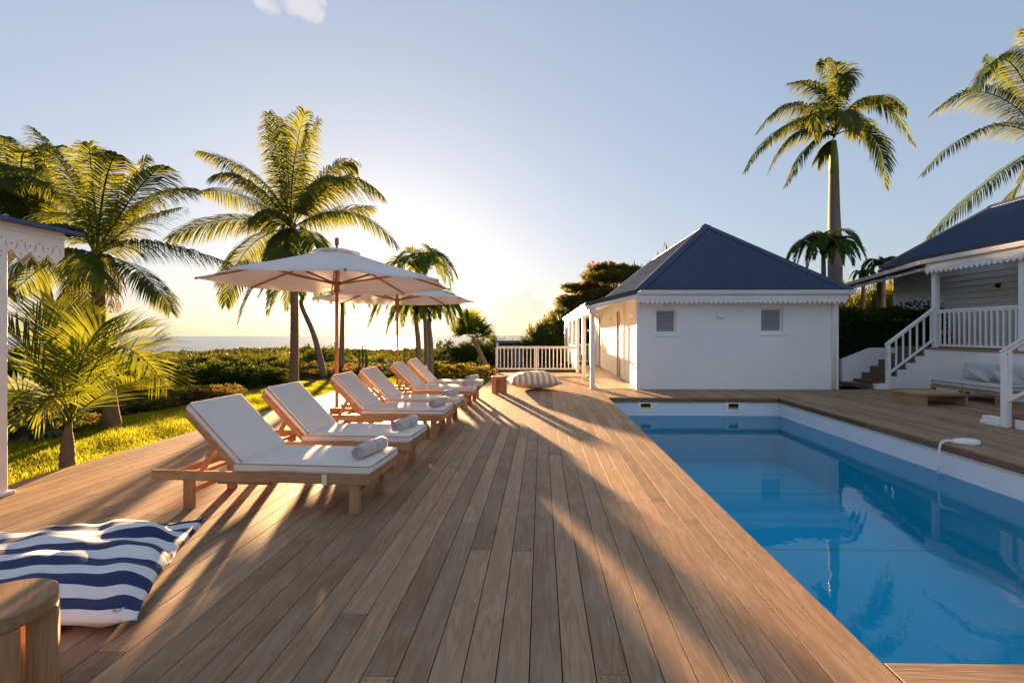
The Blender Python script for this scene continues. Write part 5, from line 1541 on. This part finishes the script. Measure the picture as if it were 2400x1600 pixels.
# ------------------------------------------------------------------ foliage
def rand_dirs(n, rng):
    v = rng.normal(size=(n, 3)); return v / np.linalg.norm(v, axis=1, keepdims=True)
def leaf_quads(C, A, Ln, Wd, rng):
    """rhombic leaves at C pointing along A"""
    n = len(C)
    R = rand_dirs(n, rng)
    B = np.cross(A, R); B /= np.linalg.norm(B, axis=1, keepdims=True) + 1e-9
    Ln = np.broadcast_to(Ln, (n,))[:, None]; Wd = np.broadcast_to(Wd, (n,))[:, None]
    V = np.empty((n, 4, 3), np.float32)
    V[:, 0] = C - A * Ln * 0.5; V[:, 1] = C + B * Wd * 0.5 - A * Ln * 0.05
    V[:, 2] = C + A * Ln * 0.5; V[:, 3] = C - B * Wd * 0.5 - A * Ln * 0.05
    Q = np.arange(n * 4, dtype=np.int32).reshape(n, 4)
    return V.reshape(-1, 3), Q
def clump_cloud(rng, nclump, per, ell, leaf, spread=0.30, bottom=-0.2, shell=0.55, droop=0.0):
    """clumps over an ellipsoid ell=(rx,ry,rz); bottom cuts the underside; returns centres, axes"""
    D = rand_dirs(nclump * 3, rng)
    D = D[D[:, 2] > bottom][:nclump]
    rad = (shell + (1 - shell) * rng.random(len(D))) * (1 + 0.18 * np.sin(5 * D[:, 0] + 3 * D[:, 1]) * np.cos(4 * D[:, 2] + 2 * D[:, 0]))
    CC = D * rad[:, None] * np.array(ell)
    sc = spread * rng.uniform(0.6, 1.3, size=len(CC)) * min(ell[0], ell[1])
    off = rand_dirs(len(CC) * per, rng) * (rng.random(len(CC) * per) ** 0.5)[:, None]
    C = np.repeat(CC, per, 0) + off * np.repeat(sc, per)[:, None] * np.array((1, 1, 0.8))
    A = off * 0.7 + np.repeat(D, per, 0) * 0.5 + rand_dirs(len(C), rng) * 0.6 + np.array((0, 0, 0.25 - droop))
    A /= np.linalg.norm(A, axis=1, keepdims=True)
    return C, A, CC
def stems_mb(CC, rng, n, r=0.02, base=(0, 0, 0)):
    mb = MB()
    for k in rng.choice(len(CC), min(n, len(CC)), replace=False):
        e = Vector(CC[k] * 0.92); b = Vector(base) + Vector((rng.uniform(-.06, .06), rng.uniform(-.06, .06), 0))
        m = b.lerp(e, 0.5) + Vector((rng.uniform(-.06, .06), rng.uniform(-.06, .06), 0.08))
        mb.tube([b, m, e], [r, r * 0.7, r * 0.25], 5, False)
    return mb
SHRUB_PROTO = {}
def shrub_proto(kind, seed):
    """unit shrub: about 1 m half-width, 1 m tall, foliage mesh (+ blossoms) and stems"""
    key = (kind, seed)
    if key in SHRUB_PROTO: return SHRUB_PROTO[key]
    rng = np.random.default_rng(seed * 17 + len(kind))
    if kind == 'dense': C, A, CC = clump_cloud(rng, 110, 52, (0.95, 0.95, 0.52), 1, 0.20, -0.85, 0.55); lf = (0.085, 0.040)
    elif kind == 'loose': C, A, CC = clump_cloud(rng, 70, 50, (0.95, 0.95, 0.50), 1, 0.22, -0.9, 0.35); lf = (0.075, 0.042)
    elif kind == 'flower': C, A, CC = clump_cloud(rng, 75, 46, (0.98, 0.98, 0.48), 1, 0.20, -0.9, 0.35); lf = (0.070, 0.042)
    else: C, A, CC = clump_cloud(rng, 150, 55, (0.95, 0.95, 0.55), 1, 0.20, -0.7, 0.5); lf = (0.075, 0.036)
    C = C + np.array((0, 0, 0.5)); CC = CC + np.array((0, 0, 0.5))
    keep = C[:, 2] > 0.0
    C, A = C[keep], A[keep]
    Ls = lf[0] * rng.uniform(0.7, 1.35, len(C)); Ws = lf[1] * rng.uniform(0.8, 1.2, len(C))
    V, Q = leaf_quads(C, A, Ls, Ws, rng)
    fol = fast_mesh('foliage', V, Q)
    blo = None
    if kind == 'flower':
        pick = rng.choice(len(CC), 26, replace=False)
        P = np.repeat(CC[pick], 16, 0) + rng.normal(size=(26 * 16, 3)) * 0.05 + np.repeat(rand_dirs(26, rng) * 0.10, 16, 0)
        P = P[P[:, 2] > 0.15]
        V, Q = leaf_quads(P, rand_dirs(len(P), rng), 0.05, 0.045, rng)
        blo = fast_mesh('blossoms', V, Q)
    st = stems_mb(CC, rng, 16, 0.018).mesh('stems')
    st.materials.append(M_STEM)
    SHRUB_PROTO[key] = (fol, blo, st)
    return SHRUB_PROTO[key]
FOLM = {}
def shrub(kind, seed, loc, w, h, label, mat, blossom=None, group=None, name='shrub', rz=None, cat='shrub'):
    fol, blo, st = shrub_proto(kind, seed)
    if (fol.name, mat.name) not in FOLM:
        f2 = fol.copy(); f2.materials.clear(); f2.materials.append(mat); FOLM[(fol.name, mat.name)] = f2
    r = empty(name, loc, random.uniform(0, 6.28) if rz is None else rz, label, cat, group)
    r.scale = (w / 2, w / 2, h)
    o = link_mesh('foliage', FOLM[(fol.name, mat.name)], None, r)
    if blo is not None and blossom is not None:
        if (blo.name, blossom.name) not in FOLM:
            b2 = blo.copy(); b2.materials.clear(); b2.materials.append(blossom); FOLM[(blo.name, blossom.name)] = b2
        o = link_mesh('blossoms', FOLM[(blo.name, blossom.name)], None, r); o['kind'] = 'stuff'
    link_mesh('stems', st, None, r)
    return r
def shrub_px(kind, seed, u, vtop, Y, w, label, mat, blossom=None, group=None, sink=0.0, cat='shrub', name='shrub'):
    p = at(u, vtop, Y)
    g = ground_z(p.x, p.y) - 0.05
    h = max(0.3, p.z - g)
    return shrub(kind, seed, (p.x, p.y, g), w, h, label, mat, blossom, group, name, None, cat)

GB = 'bougainvillea along the lawn edge'
for i, (u, v, Y, w, bl, near) in enumerate([(330, 930, 9.3, 1.4, 1, 'behind the leaning coconut trunk'), (430, 905, 10.0, 1.4, 0, 'just behind the first lounger back'), (505, 900, 10.7, 1.3, 0, 'between the first two lounger backs'), (250, 960, 8.6, 1.3, 1, 'at the foot of the leaning coconut palm'),
        (175, 1000, 7.1, 1.2, 0, 'behind the young palm stem'), (40, 1035, 6.4, 1.0, 0, 'beside the gazebo post'), (120, 1030, 6.7, .9, 1, 'beside the silvery fan palm'), (370, 945, 9.1, 1.0, 1, 'at the lawn edge by the first lounger')]):
    shrub_px('flower', 1 + i % 3, u, v, Y, w, 'low bougainvillea with ' + ('orange' if bl else 'pink') + ' bracts ' + near, M_SHRUB if i % 2 else M_SHRUBY, M_ORANGE if bl else M_PINK, GB, cat='bougainvillea', name='bougainvillea')
GD = 'dense green shrubs behind the bougainvillea'
for i, (u, v, Y, w) in enumerate([(505, 838, 16.5, 3.4), (600, 834, 17.5, 3.2), (405, 848, 15.5, 3.0), (300, 838, 14.5, 3.0), (205, 848, 13.5, 2.8), (95, 835, 12.6, 2.8), (15, 822, 12.4, 2.8), (545, 872, 14.2, 2.0), (455, 880, 13.4, 1.9), (350, 885, 12.2, 1.8), (610, 880, 15.2, 1.9), (470, 852, 13.4, 2.3), (555, 850, 14.0, 2.3), (630, 864, 14.6, 1.7), (260, 880, 11.0, 1.8), (400, 900, 11.4, 1.6)]):
    shrub_px('dense', 1 + i % 3, u, v, Y, w, 'dense dark green shrub standing behind the low bougainvillea', M_SHRUB, None, GD)
GF = 'loose flowering shrubs behind the loungers'
for i, (u, v, Y, w) in enumerate([(700, 846, 18.6, 2.4), (758, 850, 19.6, 2.2), (648, 868, 17.6, 1.9), (822, 860, 20.2, 2.0), (725, 880, 17.2, 1.5), (790, 878, 17.6, 1.5), (860, 880, 18.4, 1.6)]):
    shrub_px('flower', 1 + i % 3, u, v, Y, w, 'loose shrub with a few red flowers behind the tall coconut trunk', M_SHRUBY, M_PINK, GF)
GG = 'green shrubs between the garden palms'
for i, (u, v, Y, w) in enumerate([(690, 818, 25, 3.0), (745, 806, 26, 3.4), (795, 838, 24, 2.6), (650, 830, 26, 2.8), (872, 860, 23.0, 2.4), (930, 860, 23.5, 2.4), (905, 845, 30, 3.2), (960, 845, 29, 3.0), (1020, 842, 26, 2.8), (850, 845, 29, 2.8), (905, 862, 20.0, 2.2), (965, 850, 20.4, 2.2), (1000, 846, 21.0, 2.4), (935, 836, 25, 2.8), (860, 838, 24, 2.8), (895, 830, 27, 3.0)]):
    shrub_px('loose', 1 + i % 3, u, v, Y, w, 'green leafy shrub growing between the garden palms', M_SHRUB if i % 3 else M_SHRUBY, None, GG)
GR = 'flowering shrubs past the last lounger'
for i, (u, v, Y, w) in enumerate([(1030, 852, 16.0, 1.7), (1085, 850, 16.4, 1.8), (1130, 860, 15.6, 1.3), (1058, 874, 14.6, 1.1), (1105, 876, 14.8, 1.1), (985, 856, 16.6, 1.6), (945, 862, 17.2, 1.6)]):
    shrub_px('flower', 2 + i % 2, u, v, Y, w, 'twiggy shrub with orange flowers past the last lounger', M_SHRUBY, M_ORANGE, GR)
GT = 'dark trees beyond the deck railing'
for i, (u, v, Y, w) in enumerate([(1060, 806, 30, 3.6), (1112, 798, 31, 3.8), (1155, 796, 35, 3.8), (1200, 806, 38, 3.4), (1235, 806, 36, 2.8)]):
    shrub_px('tree', 1 + i % 2, u, v, Y, w, ['dark rounded tree between the feather palms and the slanting fan palm', 'dark rounded tree directly behind the fan palm crown', 'dark rounded tree behind the outer post of the deck railing', 'dark tree top showing above the blue pavilion roof', 'dark tree between the pavilion and the porch end bushes'][i], M_SHRUB, None, GT, name='garden_tree', cat='tree')
for i, (u, v, Y, w) in enumerate([(1296, 742, 28, 3.2), (1262, 768, 27, 2.4), (1330, 735, 29, 3.4)]):
    shrub_px('tree', 2, u, v, Y, w, ['tall yellow green bush beside the porch end', 'shorter dark bush left of the tall ones at the porch end', 'tall dark bush rising behind the porch gutter'][i], M_SHRUB if i else M_SHRUBY, None, 'bushes beside the porch end', name='tall_bush', cat='bush')
for i, (u, v, Y, w) in enumerate([(2000, 675, 23, 3.4), (2050, 690, 22, 2.6), (1975, 700, 20.5, 2.0), (2095, 660, 24, 3.0)]):
    p = at(u, v, Y)
    shrub('tree', 1 + i % 2, (p.x, p.y, 0.1), w, p.z - 0.1, ['sunlit bush on the pool house side of the bottle shaped palm trunk', 'sunlit bush behind the bottle shaped palm trunk', 'sunlit bush just behind the pool house corner and dark hedge', 'sunlit bush close behind the clapboard wall corner'][i], M_SHRUBY, None, 'bushes behind the dark hedge', 'bush', None, 'bush')
for i, (x, y, w, h) in enumerate([(9.7, 18.6, 2.8, 3.5), (10.9, 20.6, 3.0, 3.6), (9.6, 22.0, 3.0, 3.6), (8.3, 26.2, 4.8, 6.2), (6.1, 27.6, 3.8, 5.0)]):  # trees added behind the roof to keep sun off the veranda house
    shrub('tree', 1 + i % 2, (x, y, -0.1), w, h, 'tall dark tree added behind the pool house to block the sun', M_SHRUB, None, 'sun blocking trees added behind the pool house', 'garden_tree', None, 'tree')

# flame tree
def flame_tree():
    rng = np.random.default_rng(77)
    Y = 30.0
    top = at(1450, 596, Y)
    base = Vector((at(1440, 700, Y).x, Y, ground_z(5, Y)))
    r = empty('flame_tree', base, 0, 'spreading flame tree with red blossoms behind the pool house', 'tree')
    H_ = top.z - base.z
    Cs, As, CCs = [], [], []
    lay = [(-1.6, 0, 0.58, 2.2, 0.42), (-2.7, -0.5, 0.42, 1.5, 0.36), (0.6, 0.3, 0.80, 2.6, 0.50), (2.2, 0, 0.70, 2.0, 0.45), (-0.6, -0.8, 0.66, 2.0, 0.45), (1.4, -0.6, 0.55, 2.2, 0.5), (-2.2, 0.6, 0.28, 1.3, 0.32), (0.0, 0.8, 0.88, 1.8, 0.40), (-1.9, 0.2, 0.72, 1.4, .35), (-3.1, 0.2, 0.52, 1.1, .3), (-1.2, 0, 0.42, 1.8, .5), (0.8, 0, 0.46, 2.2, .5), (-2.4, -.3, .62, 1.4, .4), (-3.3, 0, .38, 1.0, .3)]
    for (x, y, z, rr, hh) in lay:
        C, A, CC = clump_cloud(rng, int(70 * rr), 72, (rr, rr, hh), 1, 0.17, -0.35, 0.35, 0.1)
        o = np.array((x, y, z * H_))
        Cs.append(C + o); As.append(A * np.array((1, 1, 0.35))); CCs.append(CC + o)
    C = np.concatenate(Cs); A = np.concatenate(As); CC = np.concatenate(CCs)
    A /= np.linalg.norm(A, axis=1, keepdims=True)
    V, Q = leaf_quads(C, A, rng.uniform(0.12, 0.24, len(C)), rng.uniform(0.05, 0.08, len(C)), rng)
    o = link_mesh('crown', fast_mesh('crown', V, Q), M_SHRUBY, r)
    m = rng.choice(len(CC), len(CC) // 4, replace=False)
    P = np.repeat(CC[m], 22, 0) + rng.normal(size=(len(m) * 22, 3)) * np.array((.16, .16, .07)) + np.array((0, 0, 0.10))
    V, Q = leaf_quads(P, rand_dirs(len(P), rng), 0.085, 0.07, rng)
    o = link_mesh('blossoms', fast_mesh('blossoms', V, Q), M_FLAME, r); o['kind'] = 'stuff'
    mb = MB()
    fork = Vector((0.2, 0, H_ * 0.3))
    mb.tube([(0, 0, -0.3), (0.08, 0, H_ * 0.15), fork], [0.26, 0.2, 0.17], 9)
    for (x, y, z, rr, hh) in lay:
        e = Vector((x, y, z * H_ - 0.1)); md = fork.lerp(e, 0.5) + Vector((0, 0, 0.25))
        mb.tube([fork, md, e], [0.12, 0.07, 0.02], 6)
        for k in range(5):
            a = rng.uniform(0, 6.28); t = e + Vector((math.cos(a) * rr * 0.7, math.sin(a) * rr * 0.7, hh * 0.3))
            mb.tube([md.lerp(e, 0.6), e.lerp(t, 0.5), t], [0.035, 0.022, 0.008], 5)
    mb.build('trunk', M_STEM, r, smooth=True)
flame_tree()

# clipped hedge behind the staircase
def hedge():
    rng = np.random.default_rng(5)
    r = empty('clipped_hedge', (8.4, 13.1, 0), 0, 'tall dark clipped hedge behind the stone stairs', 'hedge')
    n = 15000
    sx, sy, sz = 3.3, 1.5, 1.95
    f = rng.random(n)
    P = np.empty((n, 3))
    front = f < 0.5; top = (f >= 0.5) & (f < 0.75); rest = f >= 0.75
    P[:, 0] = rng.random(n) * sx; P[:, 1] = rng.random(n) * sy; P[:, 2] = rng.random(n) * sz
    P[front, 1] = np.abs(rng.normal(size=front.sum())) * 0.10
    P[top, 2] = sz - np.abs(rng.normal(size=top.sum())) * 0.10
    P[:, 1] += 0.07 * np.sin(P[:, 0] * 7) * np.cos(P[:, 2] * 6)
    P[:, 2] += (0.09 * np.sin(P[:, 0] * 4.2) + 0.05 * np.sin(P[:, 0] * 11 + P[:, 1] * 7)) * (P[:, 2] > 1.0) + 0.15
    A = rand_dirs(n, rng) + np.array((0, -0.5, 0.4)); A /= np.linalg.norm(A, axis=1, keepdims=True)
    V, Q = leaf_quads(P, A, rng.uniform(0.06, 0.12, n), rng.uniform(0.03, 0.05, n), rng)
    link_mesh('foliage', fast_mesh('foliage', V, Q), M_HEDGE, r)
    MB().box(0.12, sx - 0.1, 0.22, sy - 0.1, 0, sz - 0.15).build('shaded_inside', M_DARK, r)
    # wispy shoots on top
    C = np.column_stack([rng.uniform(2.2, 3.2, 260), rng.uniform(0.0, 0.8, 260), sz + 0.15 + rng.uniform(0, 0.28, 260)])
    A = rand_dirs(260, rng) * 0.7 + np.array((0, 0, 0.7)); A /= np.linalg.norm(A, axis=1, keepdims=True)
    V, Q = leaf_quads(C, A, 0.085, 0.04, rng)
    link_mesh('shoots', fast_mesh('shoots', V, Q), M_HEDGE, r)['kind'] = 'stuff'
hedge()

# lawn
def lawn():
    rng = np.random.default_rng(9)
    N = 125000
    x = -5.15 - rng.random(N) ** 1.1 * 2.5; y = 2.2 + rng.random(N) * 11.8
    N2 = 22000
    x2 = rng.uniform(-5.1, -1.72, N2); y2 = rng.uniform(11.95, 15.8, N2)
    x = np.concatenate([x, x2]); y = np.concatenate([y, y2]); N += N2
    edge = -7.5 + 0.12 * np.sin(y * 2.1) + 0.08 * np.sin(y * 5.3)
    k = x > edge
    x, y = x[k], y[k]; N = len(x)
    hgt = rng.uniform(0.025, 0.065, N) * (1 + 0.35 * np.sin(x * 5 + y * 3) * np.sin(y * 4.1))
    lean = rng.normal(size=(N, 2)) * 0.022
    an = rng.uniform(0, np.pi, N); w = rng.uniform(0.0028, 0.0052, N)
    z = np.full(N, -0.085)
    V = np.empty((N, 3, 3), np.float32)
    V[:, 0] = np.column_stack([x - np.cos(an) * w, y - np.sin(an) * w, z])
    V[:, 1] = np.column_stack([x + np.cos(an) * w, y + np.sin(an) * w, z])
    V[:, 2] = np.column_stack([x + lean[:, 0], y + lean[:, 1], z + hgt])
    T = np.arange(N * 3, dtype=np.int32).reshape(N, 3)
    o = link_mesh('lawn', fast_mesh('lawn', V.reshape(-1, 3), None, T), M_GRASS)
    tag(o, 'sunlit lawn strip between the deck and the flower bed', 'grass', kind='stuff')
lawn()

# far woodland on the slope down to the sea
def woodland():
    rng = np.random.default_rng(33)
    Vs, Qs, nb = [], [], 0
    M = 5200
    d = np.exp(rng.uniform(math.log(32), math.log(1480), M))
    az = rng.uniform(math.radians(-56), math.radians(14), M)
    X = d * np.sin(az); Yy = d * np.cos(az)
    for i in range(M):
        x, y = X[i], Yy[i]
        if out_dist(x, y) < 9: continue
        g = ground_z(x, y)
        if g < -56.5: continue
        r = rng.uniform(0.8, 1.6) * (1 + min(1.6, d[i] / 260.0))
        hgt = r * rng.uniform(0.5, 0.95)
        n = 46 if d[i] < 110 else 22
        D = rand_dirs(n, rng); D[:, 2] = np.abs(D[:, 2])
        C = D * np.array((r, r, hgt)) * rng.uniform(0.55, 1.0, (n, 1)) + np.array((x, y, g))
        A = D + rand_dirs(n, rng) * 0.8; A /= np.linalg.norm(A, axis=1, keepdims=True)
        ls = r * (0.34 if n > 40 else 0.62)
        V, Q = leaf_quads(C, A, ls, ls * 0.6, rng)
        Vs.append(V); Qs.append(Q + nb); nb += len(V)
    o = link_mesh('woodland', fast_mesh('woodland', np.concatenate(Vs), np.concatenate(Qs)), M_WOODS)
    tag(o, 'low scrub woodland sloping down towards the sea', 'woodland', kind='stuff')
woodland()

# column cactus
cp_ = at(851, 866, 18.6); cz = ground_z(cp_.x, cp_.y)
ca_ = empty('column_cactus', (cp_.x, cp_.y, cz), 0, 'clump of column cactus standing among the shrubs behind the loungers', 'cactus')
for k, (dx, h) in enumerate([(-0.14, 0.75), (-0.02, 1.05), (0.09, 0.85), (0.18, 0.6)]):
    mb = MB()
    n = 16
    V, Fc = [], []
    prof = [(0.026, 0), (0.033, h * 0.3), (0.033, h * 0.88), (0.026, h * 0.97), (0.01, h)]
    for (r_, z) in prof:
        for q in range(n):
            a = 2 * math.pi * q / n; rr = r_ * (1.0 if q % 2 else 0.72)
            V.append((dx + rr * math.cos(a), 0.05 * (k % 3 - 1) + rr * math.sin(a), z))
    for j in range(len(prof) - 1):
        for q in range(n): Fc.append((j * n + q, j * n + (q + 1) % n, (j + 1) * n + (q + 1) % n, (j + 1) * n + q))
    mb.add(V, Fc).build('column', M_CACTUS, ca_)

# pavilion beyond the railing
M_BLUEDOOR = paint_mat('pale_blue_paint', (0.30, 0.42, 0.52), 0.5)
M_BLUEEDGE = paint_mat('mid_blue_paint', (0.14, 0.20, 0.38), 0.5)
pv = empty('garden_pavilion', (-2.85, 28.0, -1.25), 0, 'small blue and white pavilion seen beyond the deck railing', 'pavilion')
MB().box(0, 2.15, 0, 0.1, 2.10, 2.24, 0.01).box(0, 0.1, 0.1, 3.0, 2.10, 2.24).build('roof_edge', M_BLUEEDGE, pv)
MB().box(0.02, 3.4, 0.101, 3.0, 2.16, 2.235).build('roof', M_ROOF, pv)
for x in (0.04, 2.02):
    MB().box(x, x + 0.13, 0.01, 0.14, 0, 2.099, 0.005).build('post', M_WHITE, pv)
MB().box(0.0, 3.4, 2.4, 2.5, 0, 2.09).build('back_wall', M_GREYFASCIA, pv)
for x in (0.9, 2.3):
    MB().box(x, x + 0.7, 2.35, 2.39, 0.02, 1.95, 0.004).build('door', M_BLUEDOOR, pv)

# huts far down the slope
M_THATCH = paint_mat('thatch_brown', (0.20, 0.13, 0.08), 0.9, 0.2, 0.4, 0.2)
for k, (u, v, D, w, dd, lab) in enumerate([(840, 817, 380, 22, 16, 'brown hip roof with a flat ridge far down the slope'), (872, 820, 370, 9, 9, 'small brown roof between two larger far roofs'), (868 + 27, 815, 375, 17, 15, 'brown pointed roof far down the slope below the sun')]):
    p = at(u, v, D); g = ground_z(p.x, p.y)
    h = empty('far_hut', (p.x, p.y, g), 0, lab, 'hut', None)
    zt = p.z - g; ze = zt - w * 0.22
    MB().box(-w * .42, w * .42, -dd * .42, dd * .42, -1, ze).build('wall', M_PLASTER, h)
    rw = w * 0.22 if k == 0 else 0.3
    V = [(-w / 2, -dd / 2, ze), (w / 2, -dd / 2, ze), (w / 2, dd / 2, ze), (-w / 2, dd / 2, ze), (-rw, 0, zt), (rw, 0, zt)]
    MB().add(V, [(0, 1, 5, 4), (1, 2, 5), (2, 3, 4, 5), (3, 0, 4), (3, 2, 1, 0)]).build('roof', M_THATCH, h)
